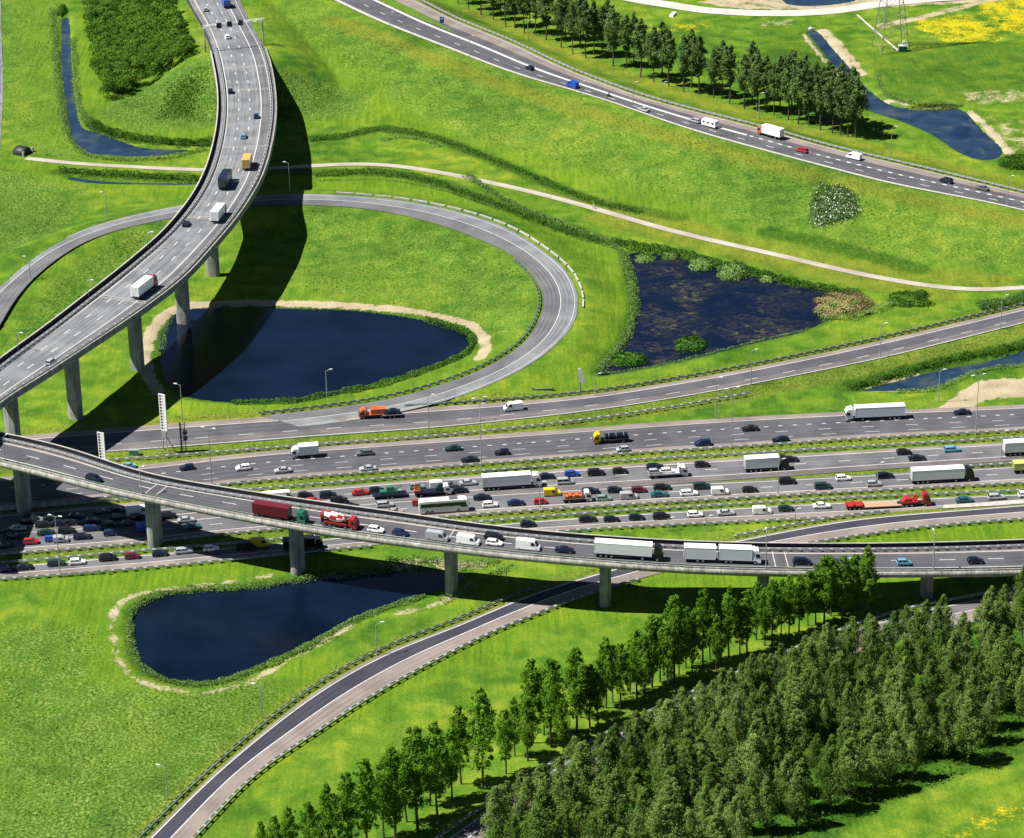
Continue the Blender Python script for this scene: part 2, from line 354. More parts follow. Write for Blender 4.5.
H3 = Road([(-40, 534.5), (20, 531), (125, 524), (200, 517.5), (256, 512.3), (370, 502.3), (512, 492.5), (640, 485.5), (724, 481.5), (768, 480), (850, 475.5), (1024, 465.5), (1080, 462)],
          [(-40, 557), (12, 553), (125, 544.5), (200, 536), (256, 530.5), (400, 520), (512, 511.5), (640, 503.5), (768, 496), (850, 491.5), (1024, 482.5), (1080, 480)], ZM)
H4 = Road([(-40, 570), (12, 566), (125, 556), (200, 550), (300, 541), (400, 532.5), (512, 523), (600, 516), (684, 511), (768, 506), (870, 500.5), (1024, 494), (1080, 492)],
          [(-40, 581), (12, 577.5), (125, 569), (200, 562), (300, 552), (400, 542.5), (512, 534), (567, 530.5), (640, 526), (768, 520), (870, 515.5), (915, 513), (960, 509), (1024, 503.5), (1080, 500)], ZM)
H5_T = [(105, 880), (143, 843), (200, 786), (256, 737), (306, 698), (356, 666.5), (406, 643), (456, 626), (512, 600.5), (560, 584), (612, 569), (680, 552), (768, 534), (843, 520), (900, 514), (943, 511), (1024, 504.5), (1080, 500)]
H5_B = [(150, 880), (191, 838), (220, 806), (256, 771), (306, 737.5), (356, 704), (406, 675), (450, 651.5), (498, 628.5), (540, 612), (587, 593.5), (660, 573), (720, 559), (805, 543.5), (860, 535), (920, 527), (970, 522.5), (1024, 518.5), (1080, 515)]
H5 = Road(H5_T, H5_B, .6, it=20)
H6 = Road([(384, 880), (440, 843), (512, 792.5), (592, 746), (650, 716), (712, 688), (768, 665), (825, 640), (900, 613), (960, 602), (1024, 590), (1080, 580)],
          [(432, 880), (482, 842), (552, 797), (612, 764), (672, 732), (732, 703), (792, 678), (845, 656), (908, 637), (977, 620), (1040, 606), (1080, 598)], .6)
def h7z(x): return 8.5-2.5*(x-334)/(690)
H7 = Road([(x, y, h7z(x)) for x, y in [(330, -36), (378, -16), (416, 0), (456, 20.5), (512, 43), (562, 67), (637, 95.5), (700, 113), (768, 130), (830, 148), (893, 162.5), (960, 178.5), (1024, 194), (1080, 207)]],
          [(x, y, h7z(x)) for x, y in [(262, -36), (300, -17), (334, 0), (381, 22), (440, 45), (512, 72.5), (600, 98.5), (687, 128.5), (768, 151.5), (830, 168), (893, 184), (981, 201), (1024, 210.5), (1080, 224)]])
PATH = wpath([(26, 158), (75, 163.5), (140, 167), (203, 170), (260, 169), (312, 165.5), (345, 163.5), (381, 163.5), (431, 170.5), (470, 178), (512, 187), (556, 197.5), (600, 210), (662, 228), (715, 241), (768, 252.5), (820, 265), (868, 275.5), (910, 283), (943, 288), (980, 290.3), (1024, 287.5), (1080, 282)], .2)

# ------------------------------------------------------------------ ponds
ZW = -.7
def pond(pts): 
    P = np.array([unp(a, b, ZW) for a, b in pts]); P = np.vstack([P, P[:1]])
    return smooth(resample(catmull(P, 8), 1.2), 3)
PONDS = {
 'loop': [(160, 360), (161, 335), (173, 315), (192, 309), (230, 307.5), (279, 308.5), (344, 310), (406, 317), (444, 325), (464, 333), (471, 343), (464, 355), (431, 368), (381, 383), (344, 392), (306, 400), (256, 403), (225, 402), (196, 399), (170, 388)],
 'east': [(626, 256), (637, 252), (662, 255), (687, 260), (717, 268), (749, 275), (768, 279), (798, 286), (838, 293), (850, 301), (838, 314), (805, 331), (768, 340), (712, 354), (662, 365), (612, 374), (597, 376), (607, 360), (624, 340), (633, 317), (634, 297), (629, 275)],
 'south': [(132, 625), (134, 612), (150, 600), (187, 593), (256, 588), (300, 580), (350, 574), (400, 571), (440, 571), (466, 573), (456, 585), (431, 592), (406, 601), (381, 609), (343, 625), (318, 638), (281, 656), (250, 670), (213, 682), (175, 682), (150, 675), (136, 660)],
 'west_creek': [(61, 20), (69, 20), (72, 70), (75, 100), (82, 127), (100, 133), (125, 143), (150, 149), (190, 150), (170, 155), (140, 157), (112, 156), (86, 152), (72, 138), (67, 110), (62, 70)],
 'canal': [(806, 31), (817, 31), (832, 48), (848, 66), (862, 83), (883, 101), (903, 108), (940, 108), (962, 110), (982, 130), (1003, 152), (985, 161), (958, 152), (936, 137), (903, 122), (868, 110), (856, 96), (840, 72), (822, 51)],
 'north': [(780, -6), (800, -12), (850, -10), (856, 0), (830, 5), (800, 6), (785, 3)],
 'east_creek': [(860, 391), (890, 383), (920, 375), (953, 368), (990, 361), (1024, 351), (1080, 335), (1080, 358), (1024, 365), (980, 370), (953, 381), (928, 390), (893, 391)],
 'ditch': [(70, 177), (100, 181), (140, 183), (198, 183.5), (198, 185), (140, 185), (98, 184), (68, 180)],
}
PONDW = {k: pond(v) for k, v in PONDS.items()}

# ------------------------------------------------------------------ ground: one sheet out to the horizon
def axis(a, b, d, far):
    core = np.arange(a, b+d, d); ext = []; x = d
    while x < far: x *= 1.45; ext.append(x)
    e = np.cumsum(ext); return np.r_[a-e[::-1], core, b+e]
gx = axis(-215, 245, 1.25, 6000); gy = axis(500, 1215, 1.25, 6000)
GX, GY = np.meshgrid(gx, gy); X = GX.ravel(); Y = GY.ravel()
Z = np.zeros(len(X))
def embank(Rd, i0, i1, wl, wr, pad=1.2, drop=.14):
    """raise the ground under a road and slope it away (wl / wr metres each side)"""
    P = Rd.C[i0:i1]; D, I = near(X, Y, P, 140)
    I = I+i0; side = (X-Rd.C[I, 0])*Rd.U[I, 0]+(Y-Rd.C[I, 1])*Rd.U[I, 1]
    Wd = np.where(side < 0, wl, wr); e = D-Rd.hw[I]-pad; z = Rd.C[I, 2]-drop
    endcap = ((I == i0) | (I == i1-1)) & (np.abs(side) < D*.7)
    h = z*(1-sm(e/Wd)); 
    return D, I, e, z, h
hb_i = int(np.argmin(np.abs(project(HB.C)[:, 1]-58)))
for Rd, i0, i1, wl, wr in ((H7, 0, len(H7.C), 22, 60), (HB, 0, hb_i, 26, 34), (LOOP, 0, len(LOOP.C), 16, 18)):
    D, I, e, z, h = embank(Rd, i0, i1, wl, wr); Z = np.maximum(Z, np.where(D < 1e8, h, 0))
# a little natural unevenness
Z += .12*np.sin(X*.11+1)*np.sin(Y*.07)+.08*np.sin(X*.31+Y*.2)
Z += (rng.random(len(X))-.5)*.10
for Rd, i0, i1 in ((H7, 0, len(H7.C)), (HB, 0, hb_i), (LOOP, 0, len(LOOP.C)), (H0, 0, 10**6), (H1, 0, 10**6), (H2, 0, 10**6), (H3, 0, 10**6), (H4, 0, 10**6), (H5, 0, 10**6), (H6, 0, 10**6)):
    i1 = min(i1, len(Rd.C)); D, I = near(X, Y, Rd.C[i0:i1], 30); I = I+i0
    e = D-Rd.hw[I]-(2.4 if Rd is LOOP else 1.0); k = 1-sm(e/3.0); Z = np.where(D < 1e8, Z*(1-k)+(Rd.C[I, 2]-.16)*k, Z)
D, I = near(X, Y, PATH, 20); k = 1-sm((D-2.2)/2.5); Z = Z*(1-k)+.06*k
SD = {}
for nme, P in PONDW.items():
    D, I = near(X, Y, P, 40); ins = inpoly(X, Y, P); sd = np.where(ins, D, -D); SD[nme] = sd
    sl = .30 if nme not in ('ditch', 'west_creek', 'canal') else .5
    Z = np.minimum(Z, np.maximum(ZW-sl*sd, ZW-1.6))
ZG = Z.reshape(GX.shape)
def ground(x, y):
    i = np.clip(np.searchsorted(gx, x)-1, 0, len(gx)-2); j = np.clip(np.searchsorted(gy, y)-1, 0, len(gy)-2)
    a = (x-gx[i])/(gx[i+1]-gx[i]); b = (y-gy[j])/(gy[j+1]-gy[j])
    return (ZG[j, i]*(1-a)+ZG[j, i+1]*a)*(1-b)+(ZG[j+1, i]*(1-a)+ZG[j+1, i+1]*a)*b
def gpt(px, py):
    z = 0.0
    for _ in range(10):
        p = unp(px, py, z); z = float(ground(p[0], p[1]))*.7+z*.3
    p = unp(px, py, z); return np.array([p[0], p[1], float(ground(p[0], p[1]))])
def gpath(pts, step=1.5, it=6): 
    P = np.array([gpt(*p) for p in pts]); P = smooth(resample(catmull(P), step), it); P[:, 2] = ground(P[:, 0], P[:, 1]); return P
# painted masks of what grows where
M1 = np.zeros((len(X), 4)); M2 = np.zeros((len(X), 4)); M1[:, 3] = M2[:, 3] = 1
def pline(Mx, ch, pts, width, val=1, soft=2.0):
    P = gpath(pts); D, I = near(X, Y, P, width+soft+5); Mx[:, ch] = np.maximum(Mx[:, ch], val*(1-sm((D-width/2)/soft)))
def ppoly(Mx, ch, pts, val=1, soft=3.0):
    P = np.array([gpt(*p)[:2] for p in pts]); P = resample(np.vstack([P, P[:1]]), 2.0)
    P3 = np.c_[P, np.zeros(len(P))]; D, I = near(X, Y, P3, 60); ins = inpoly(X, Y, P3)
    Mx[:, ch] = np.maximum(Mx[:, ch], val*np.where(ins, 1, 1-sm(D/soft)))
# M1: R sand/bare, G yellow flowers, B rough tall grass ; M2: R dry yellowish verge, G mown lush, B deep green weeds, plus painted tree shade under the plantation
pline(M1, 0, [(158, 392), (148, 375), (146, 352), (152, 330), (166, 314), (186, 305), (230, 303), (279, 303), (344, 305), (406, 310), (444, 317), (472, 325), (484, 338), (486, 350), (479, 358)], 2.2, 1, 1.4)
pline(M1, 0, [(270, 576), (187, 587), (145, 592), (118, 604), (112, 625), (116, 650), (122, 668), (140, 682), (175, 690), (213, 692), (245, 684), (275, 668), (330, 638), (352, 625)], .8, .60, 1.5)
pline(M1, 0, [(470, 585), (440, 603), (400, 612)], .8, .6)
pline(M1, 0, [(385, 567), (430, 563), (480, 565)], 3, .55)
pline(M1, 0, [(822, 31), (838, 46), (850, 62), (859, 74)], 3.5, .8); pline(M1, 0, [(803, 34), (820, 55), (838, 74), (850, 90)], 1.0, .7, 1.2)
pline(M1, 0, [(888, 101), (905, 104)], 1.5, .7); pline(M1, 0, [(970, 112), (990, 130), (1010, 153)], 1.5, .9, 1.5)
ppoly(M1, 0, [(992, 118), (1030, 122), (1030, 150), (1012, 150)], .35); ppoly(M1, 0, [(965, 93), (1024, 90), (1024, 100), (975, 104)], .4)
ppoly(M1, 0, [(700, 2), (740, -2), (790, -6), (1000, -8), (1000, 0), (860, 8), (780, 9), (740, 8)], .75)
pline(M1, 0, [(881, 26), (943, 12), (990, -1)], 3, .7); pline(M1, 0, [(768, 24), (790, 22)], 5, .5)
ppoly(M1, 0, [(940, 410), (962, 392), (985, 380), (1030, 378), (1030, 396), (985, 400), (968, 408)], 1.0, 1.5)
ppoly(M1, 0, [(870, 389), (900, 380), (925, 377), (928, 384), (900, 391)], .6)
ppoly(M1, 1, [(930, 22), (955, 18), (975, 24), (990, 30), (986, 37), (960, 38), (935, 32)], .66, 12)
ppoly(M1, 1, [(985, 6), (1010, 2), (1030, 4), (1030, 28), (1008, 28), (1000, 16)], .66, 12)
ppoly(M1, 1, [(640, 26), (700, 24), (712, 28), (690, 31), (660, 30)], .35, 6)
ppoly(M1, 1, [(950, 836), (985, 818), (1030, 803), (1030, 812), (990, 828)], .45, 5)
for pts, wd in (([(14, 0), (20, 60), (30, 110), (60, 150)], 18), ([(48, 5), (55, 60), (60, 110), (68, 140)], 7)): pline(M1, 2, pts, wd, .35, 6)
ppoly(M1, 2, [(20, 640), (60, 640), (75, 700), (90, 760), (95, 850), (20, 850)], .75, 14)
ppoly(M1, 2, [(75, 690), (120, 700), (180, 705), (250, 690), (235, 730), (170, 800), (120, 850), (60, 850)], .85, 14)
ppoly(M1, 2, [(110, 112), (160, 85), (210, 60), (215, 120), (150, 127)], .9, 10)
ppoly(M1, 2, [(270, 75), (300, 85), (355, 95), (350, 110), (300, 118), (285, 100)], .8, 12)
ppoly(M1, 2, [(290, 10), (330, 20), (480, 70), (600, 115), (780, 165), (1000, 215), (1020, 260), (860, 240), (740, 210), (600, 165), (480, 130), (380, 80)], .42, 14)
ppoly(M1, 2, [(320, 215), (440, 240), (510, 280), (500, 330), (460, 310), (320, 285)], .45, 14)
ppoly(M1, 2, [(0, 175), (60, 195), (50, 225), (0, 250)], .8, 14)
ppoly(M1, 2, [(20, 355), (60, 290), (140, 235), (180, 225), (110, 280), (30, 345)], .55, 8)
for pts, wd in (([(330, 20), (380, 37), (440, 62), (512, 88), (600, 116), (700, 145), (800, 172), (900, 196), (1024, 222)], 5),
                ([(470, 12), (512, 30), (600, 66), (700, 100), (768, 120), (900, 155), (1024, 185)], 4),
                ([(560, 195), (662, 220), (768, 246), (868, 268), (1000, 281)], 4), ([(600, 218), (690, 240), (768, 260), (868, 283), (943, 295)], 6),
                ([(200, 8), (222, 40), (232, 62)], 5)): pline(M2, 0, pts, wd, .7, 4)
for pts, wd in (([(95, 8), (92, 60), (100, 95), (110, 112), (160, 133), (210, 135)], 8), ([(262, 0), (300, 35), (345, 70), (372, 92), (400, 110)], 9), ([(250, 130), (300, 122), (380, 118), (450, 140), (560, 170), (700, 215)], 8),
                ([(40, 0), (44, 60), (52, 110), (60, 140)], 9), ([(75, 580), (85, 640), (90, 670), (120, 694), (180, 704), (240, 700), (300, 670)], 9), ([(0, 575), (120, 580), (190, 572), (300, 562)], 7),
                ([(200, 800), (300, 725), (420, 665), (500, 640)], 8), ([(540, 610), (700, 580), (900, 580)], 14), ([(800, 528), (900, 536), (1024, 530)], 12),
                ([(610, 250), (640, 320), (600, 370), (560, 385)], 14), ([(490, 360), (440, 385), (340, 404), (200, 410)], 6), ([(30, 170), (200, 192)], 14), ([(300, 180), (420, 190), (520, 215), (590, 260)], 8)): pline(M2, 1, pts, wd, .9, 6)
for pts, wd in (([(90, 122), (105, 132), (130, 138), (160, 141), (213, 143)], 4), ([(58, 172), (100, 176), (200, 178)], 4), ([(312, 139), (350, 135), (381, 129), (431, 137), (470, 151), (512, 168), (587, 199), (680, 218)], 4),
                ([(768, 232), (868, 255), (918, 270)], 5), ([(290, 172), (381, 173), (431, 181), (512, 209), (577, 231), (612, 243)], 5), ([(845, 387), (900, 372), (950, 363), (1024, 346)], 5),
                ([(785, 58), (830, 72)], 20)): pline(M2, 2, pts, wd, .9, 2.5)
ppoly(M2, 2, [(770, 26), (805, 30), (830, 62), (800, 72), (770, 66)], .45, 8); ppoly(M2, 2, [(870, 55), (930, 52), (1024, 46), (1024, 88), (960, 100), (900, 98)], .5, 8)
ppoly(M2, 2, [(1000, 158), (1030, 150), (1030, 175), (1005, 168)], .8, 5)
ppoly(M2, 2, [(455, 870), (560, 805), (712, 722), (840, 672), (960, 640), (1040, 640), (1040, 745), (960, 772), (905, 792), (850, 822), (800, 860), (640, 900)], 1.0, 3)  # plantation floor: dark weeds with the trees' shade put into the colour
for Rd, sd_, of, wd in ((H1, 1, 2.6, 4.5), (H0, 1, 4.5, 6), (H3, 1, 1.8, 2.5), (H3, 0, -1, 2), (H7, 0, -3, 3), (H5, 0, -2.5, 3), (H0, 0, -2.5, 3)):
    D, I = near(X, Y, Rd.at(sd_, of), 12); k = 1-sm((D-wd/2)/2.0); M2[:, 0] = np.maximum(M2[:, 0], .55*k); M1[:, 2] = np.maximum(M1[:, 2], .6*k)
for nme in SD:
    if nme in ('loop', 'east', 'south'): M2[:, 2] = np.maximum(M2[:, 2], .8*(1-sm((-SD[nme]-1)/2.5))*(SD[nme] > -6))
n0, n1 = GX.shape
me = bpy.data.meshes.new('ground'); idx = np.arange(n0*n1).reshape(n0, n1)
F = np.stack([idx[:-1, :-1], idx[:-1, 1:], idx[1:, 1:], idx[1:, :-1]], -1).reshape(-1, 4)
me.vertices.add(len(X)); me.vertices.foreach_set('co', np.stack([X, Y, Z], 1).astype(np.float32).ravel())
me.loops.add(F.size); me.loops.foreach_set('vertex_index', F.astype(np.int32).ravel())
me.polygons.add(len(F)); me.polygons.foreach_set('loop_start', np.arange(0, F.size, 4, dtype=np.int32)); me.polygons.foreach_set('loop_total', np.full(len(F), 4, np.int32))
me.update(); me.polygons.foreach_set('use_smooth', np.ones(len(F), bool))
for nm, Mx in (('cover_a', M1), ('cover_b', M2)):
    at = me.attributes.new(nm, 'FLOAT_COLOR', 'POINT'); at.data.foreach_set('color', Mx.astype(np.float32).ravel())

g = bpy.data.materials.new('grassland'); g.use_nodes = True; t = g.node_tree; b = t.nodes['Principled BSDF']; N = t.nodes; Lk = t.links
b.inputs['Roughness'].default_value = .9; b.inputs['Specular IOR Level'].default_value = .05
geo = N.new('ShaderNodeNewGeometry')
def noise(scale, detail=3, mapping=None, dist=0):
    n = N.new('ShaderNodeTexNoise'); n.inputs['Scale'].default_value = scale; n.inputs['Detail'].default_value = detail; n.inputs['Distortion'].default_value = dist
    if mapping:
        mp = N.new('ShaderNodeMapping'); mp.inputs['Scale'].default_value = mapping[0]; mp.inputs['Rotation'].default_value = (0, 0, mapping[1]); Lk.new(geo.outputs['Position'], mp.inputs[0]); Lk.new(mp.outputs[0], n.inputs['Vector'])
    else: Lk.new(geo.outputs['Position'], n.inputs['Vector'])
    return n.outputs['Fac']
def ramp(src, stops):
    r = N.new('ShaderNodeValToRGB'); r.color_ramp.elements[0].position = stops[0][0]; r.color_ramp.elements[0].color = (*stops[0][1], 1)
    r.color_ramp.elements[1].position = stops[-1][0]; r.color_ramp.elements[1].color = (*stops[-1][1], 1)
    for p, c in stops[1:-1]: e = r.color_ramp.elements.new(p); e.color = (*c, 1)
    Lk.new(src, r.inputs[0]); return r.outputs[0]
def mix(f, a, c, mode='MIX'):
    m = N.new('ShaderNodeMix'); m.data_type = 'RGBA'; m.blend_type = mode
    if isinstance(f, (int, float)): m.inputs[0].default_value = f
    else: Lk.new(f, m.inputs[0])
    for k, v in ((6, a), (7, c)):
        if isinstance(v, tuple): m.inputs[k].default_value = (*v, 1)
        else: Lk.new(v, m.inputs[k])
    return m.outputs[2]
def mth(op, a, c, clamp=False):
    m = N.new('ShaderNodeMath'); m.operation = op; m.use_clamp = clamp
    for k, v in ((0, a), (1, c)):
        if isinstance(v, (int, float)): m.inputs[k].default_value = v
        else: Lk.new(v, m.inputs[k])
    return m.outputs[0]
def attr(nm):
    a = N.new('ShaderNodeAttribute'); a.attribute_name = nm; s = N.new('ShaderNodeSeparateColor'); Lk.new(a.outputs['Color'], s.inputs[0]); return s.outputs
aA, aB = attr('cover_a'), attr('cover_b')
big = noise(.016, 5, dist=.6); med = noise(.16, 6, dist=.5); fine = noise(1.3, 6, dist=.5); tuft = noise(3.4, 3); streak = noise(1, 4, ((.9, .06, 1), 1.15)); streak2 = noise(1, 4, ((1.1, .09, 1), .25))
sharp = lambda s, k=3.0: mth('ADD', mth('MULTIPLY', mth('SUBTRACT', s, .5), k), .5, True)
c = ramp(mth('ADD', mth('MULTIPLY', sharp(big, 3.0), .45), mth('MULTIPLY', sharp(med, 3.4), .55)), [(.05, (.036, .098, .010)), (.35, (.068, .146, .012)), (.65, (.108, .184, .016)), (.97, (.18, .235, .02))])
c = mix(mth('MULTIPLY', aB[1], .75), c, ramp(sharp(streak, 2), [(.1, (.055, .132, .008)), (.5, (.092, .172, .010)), (.9, (.14, .208, .014))]))
c = mix(mth('MULTIPLY', aA[2], mth('ADD', .35, mth('MULTIPLY', sharp(med, 3), .65))), c, ramp(sharp(fine, 2.6), [(.1, (.026, .080, .008)), (.5, (.07, .15, .022)), (.9, (.20, .27, .075))]))
c = mix(mth('MULTIPLY', aB[0], mth('MULTIPLY', sharp(fine, 2), 1.0)), c, (.19, .165, .022))
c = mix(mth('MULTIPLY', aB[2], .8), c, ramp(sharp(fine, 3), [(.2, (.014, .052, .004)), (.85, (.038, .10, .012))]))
rag = mth('ADD', mth('MULTIPLY', mth('SUBTRACT', fine, .5), 1.3), mth('MULTIPLY', mth('SUBTRACT', med, .5), 1.6))
ragged = lambda m_, k, thr: mth('ADD', mth('MULTIPLY', mth('SUBTRACT', mth('ADD', m_, mth('MULTIPLY', rag, mth('MINIMUM', mth('MULTIPLY', m_, 3.0), 1.0))), thr), k), .5, True)
c = mix(.42, c, ramp(sharp(mth('ADD', mth('MULTIPLY', fine, .5), mth('MULTIPLY', tuft, .5)), 3.6), [(.0, (.42, .44, .42)), (.5, (.95, .95, .95)), (1, (1.4, 1.32, 1.35))]), 'MULTIPLY')
c = mix(.2, c, ramp(sharp(streak2, 3), [(.0, (.45, .55, .5)), (1, (1.5, 1.35, 1.3))]), 'MULTIPLY')
c = mix(.6, c, ramp(sharp(noise(.06, 5, dist=.8), 3), [(.0, (.66, .72, .78)), (.5, (1, 1, 1)), (1, (1.22, 1.12, 1.1))]), 'MULTIPLY')
c = mix(mth('MULTIPLY', ragged(aA[1], 2.2, .62), .85), c, ramp(fine, [(.3, (.30, .27, .01)), (.7, (.60, .44, .006))]))
c = mix(mth('MULTIPLY', ragged(aA[0], 3.0, .5), .92), c, ramp(mth('ADD', mth('MULTIPLY', med, .5), mth('MULTIPLY', tuft, .5)), [(.35, (.25, .20, .13)), (.65, (.42, .35, .25))]))
Lk.new(c, b.inputs['Base Color'])
bp = N.new('ShaderNodeBump'); bp.inputs['Distance'].default_value = 1.0
Lk.new(mth('ADD', .28, mth('MULTIPLY', aA[2], .4), True), bp.inputs['Strength'])
Lk.new(mth('ADD', mth('MULTIPLY', fine, 1.5), mth('MULTIPLY', tuft, .45)), bp.inputs['Height']); Lk.new(bp.outputs[0], b.inputs['Normal'])
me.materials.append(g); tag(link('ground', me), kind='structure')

# water
wm = bpy.data.materials.new('pond_water'); wm.use_nodes = True; t = wm.node_tree; b = t.nodes['Principled BSDF']; N = t.nodes; Lk = t.links
b.inputs['Roughness'].default_value = .12; b.inputs['IOR'].default_value = 1.33
geo = N.new('ShaderNodeNewGeometry')
Lk.new(ramp(noise(.07, 4), [(.3, (.0012, .004, .012)), (.7, (.003, .009, .024))]), b.inputs['Base Color'])
bp = N.new('ShaderNodeBump'); bp.inputs['Strength'].default_value = .12; bp.inputs['Distance'].default_value = .3; Lk.new(noise(1.6, 4), bp.inputs['Height']); Lk.new(bp.outputs[0], b.inputs['Normal'])
wm2 = wm.copy(); wm2.name = 'weedy_water'; t = wm2.node_tree; N = t.nodes; Lk = t.links; b = N['Principled BSDF']; geo = N['Geometry']
n1 = noise(.6, 6, ((.6, 1, 1), 0), 1.2); n2 = noise(.045, 4, dist=1.0)
msk = mth('MULTIPLY', sharp(n1, 5), sharp(n2, 4))
Lk.new(mix(mth('MULTIPLY', msk, .8), (.0016, .005, .018), ramp(noise(.5, 3), [(.4, (.016, .019, .026)), (.6, (.038, .036, .022)), (.72, (.13, .14, .04))])), b.inputs['Base Color'])
Lk.new(mth('ADD', .12, mth('MULTIPLY', msk, .6)), b.inputs['Roughness'])
wm3 = wm.copy(); wm3.name = 'shallow_water'; t = wm3.node_tree; N = t.nodes; Lk = t.links; b = N['Principled BSDF']; geo = N['Geometry']
Lk.new(ramp(noise(.12, 5, dist=.8), [(.3, (.006, .018, .045)), (.55, (.016, .036, .065)), (.75, (.06, .068, .06))]), b.inputs['Base Color'])
for nme, P in PONDW.items():
    c0 = P[:-1].mean(0)
    mb = MB(); d = P[:-1].copy(); nrm = np.gradient(P[:-1], axis=0)
    q = [(p[0], p[1], ZW) for p in d]
    mb.add(q, [tuple(range(len(q)))])
    m_ = {'loop': wm, 'south': wm, 'canal': wm3, 'west_creek': wm3, 'north': wm3, 'east_creek': wm3, 'ditch': wm3}.get(nme, wm2)
    me = bpy.data.meshes.new('pond_water'); import bmesh
    # grow the sheet slightly so the banks cut the waterline
    area = sum(q[i][0]*q[(i+1) % len(q)][1]-q[(i+1) % len(q)][0]*q[i][1] for i in range(len(q))); sg = 1 if area > 0 else -1
    T = np.roll(d, -2, 0)-np.roll(d, 2, 0); T /= np.linalg.norm(T, axis=1)[:, None]+1e-9
    off = np.stack([T[:, 1], -T[:, 0], np.zeros(len(T))], 1)*sg*.5
    q = [(p[0], p[1], ZW) for p in d+off]
    b2 = bmesh.new(); vs = [b2.verts.new(p) for p in q]; fc = b2.faces.new(vs); bmesh.ops.triangulate(b2, faces=[fc]); bmesh.ops.recalc_face_normals(b2, faces=b2.faces); b2.to_mesh(me); b2.free()
    if me.polygons[0].normal.z < 0: me.flip_normals()
    me.materials.append(m_); tag(link('pond_water', me), kind='structure')

# ------------------------------------------------------------------ road surfaces and markings
surface(H0, 'slip_road', [(0, .2, A_PINK), (.2, .68, A_DARK), (.68, 1, A_MID)])
paint(H0, 'slip_road_markings', [(.2, .3, 0, 0), (.69, .25, 4, 12), (.965, .3, 0, 0)])
surface(LOOP, 'loop_road', [(0, .5, A_GREY), (.5, 1, A_PURP)])
paint(LOOP, 'loop_road_markings', [(.1, .2, 0, 0), (.5, .24, 0, 0)])
surface(H1, 'motorway', [(0, .15, A_PINK), (.15, .88, A_DARK), (.88, 1, A_PINK)])
paint(H1, 'motorway_markings', [(.145, .24, 0, 0), (.395, .38, 1.2, 4), (.60, .2, 3.4, 12), (.79, .2, 4.2, 12)])
surface(H2, 'motorway', [(0, .14, A_PINK), (.14, .72, A_PURP), (.72, 1, A_MID)])
paint(H2, 'motorway_markings', [(.14, .3, 0, 0), (.47, .28, 3.2, 12), (.76, .3, 0, 0)])
surface(H3, 'motorway', [(0, .12, A_MID), (.12, .78, A_PURP), (.78, 1, A_PINK)])
paint(H3, 'motorway_markings', [(.1, .28, 0, 0), (.45, .28, 3.2, 12), (.8, .3, 0, 0)])
surface(H4, 'parallel_road', [(0, .1, A_PINK), (.1, .62, A_PURP), (.62, 1, A_PINK)])
paint(H4, 'parallel_road_markings', [(.1, .28, 0, 0), (.64, .28, 0, 0)])
surface(H5, 'slip_road', [(0, .06, A_PINK), (.06, .55, A_NEW), (.55, 1, A_PINK)])
paint(H5, 'slip_road_markings', [(.09, .32, 0, 0), (.53, .32, 0, 0)])
surface(H6, 'side_road', [(0, .5, A_MID), (.5, 1, A_PINK)])
paint(H6, 'side_road_markings', [(.1, .3, 0, 0), (.5, .25, 0, 0)])
surface(H7, 'dual_carriageway', [(0, .26, A_PINK), (.26, .46, A_DARK), (.46, .53, A_MID), (.53, .95, A_DARK), (.95, 1, PALE)])
paint(H7, 'dual_carriageway_markings', [(.04, .25, 0, 0), (.5, 1.3, 0, 0, (0, .68)), (.5, .8, 1.6, 4, (.68, 1)), (.75, .35, 3.2, 12), (.945, .35, 0, 0)])
mw = []
# path, farm track, little concrete track
def flat_path(name, P, wd, m, dz=.12):
    T = np.gradient(P, axis=0); n = np.stack([-T[:, 1], T[:, 0], 0*T[:, 0]], 1); n /= np.linalg.norm(n, axis=1)[:, None]
    P = P.copy(); P[:, 2] = np.maximum(ground(P[:, 0], P[:, 1]), 0)+dz
    P[:, 2] = smooth(P[:, 2:3], 6)[:, 0]
    S = np.arange(len(P))*1.0
    return tag(link(name, strip_mesh(name, [(P-n*wd/2, P+n*wd/2, S, 0)], [m])), kind='structure')
flat_path('cycle_path', PATH, 3.0, asphalt('path_concrete', (.27, .24, .21), (.38, .345, .30)))
TR = asphalt('track_concrete', (.36, .33, .30), (.50, .47, .43))
flat_path('farm_track', gpath([(600, -9), (627, -2), (667, 5), (712, 11), (768, 13.5), (818, 12.5), (856, 8), (890, 3), (940, -1), (1000, -5)]), 7.5, TR)
flat_path('pylon_track', gpath([(857, 15), (875, 31), (898, 51)]), .9, TR, .16)
flat_path('field_track', gpath([(-2, -10), (-1, 40), (0, 90), (-3, 150)]), 2.2, A_GREY)
# grass wedge between the two carriageways at the top
md = [unp(a, b_, h7z(a)+.05) for a, b_ in [(350, -14), (378, 0), (410, 15), (440, 27), (459, 35), (440, 24), (415, 10), (394, 0), (372, -11)]]
mb = MB(); mb.add([p+np.array([0, 0, .05]) for p in md], [tuple(range(len(md)))]); 
gm = mat('verge_grass', (.09, .19, .008), .9, noise=.5, nscale=1.0, bump=.6)
tag(mb.build('verge', gm), kind='structure')
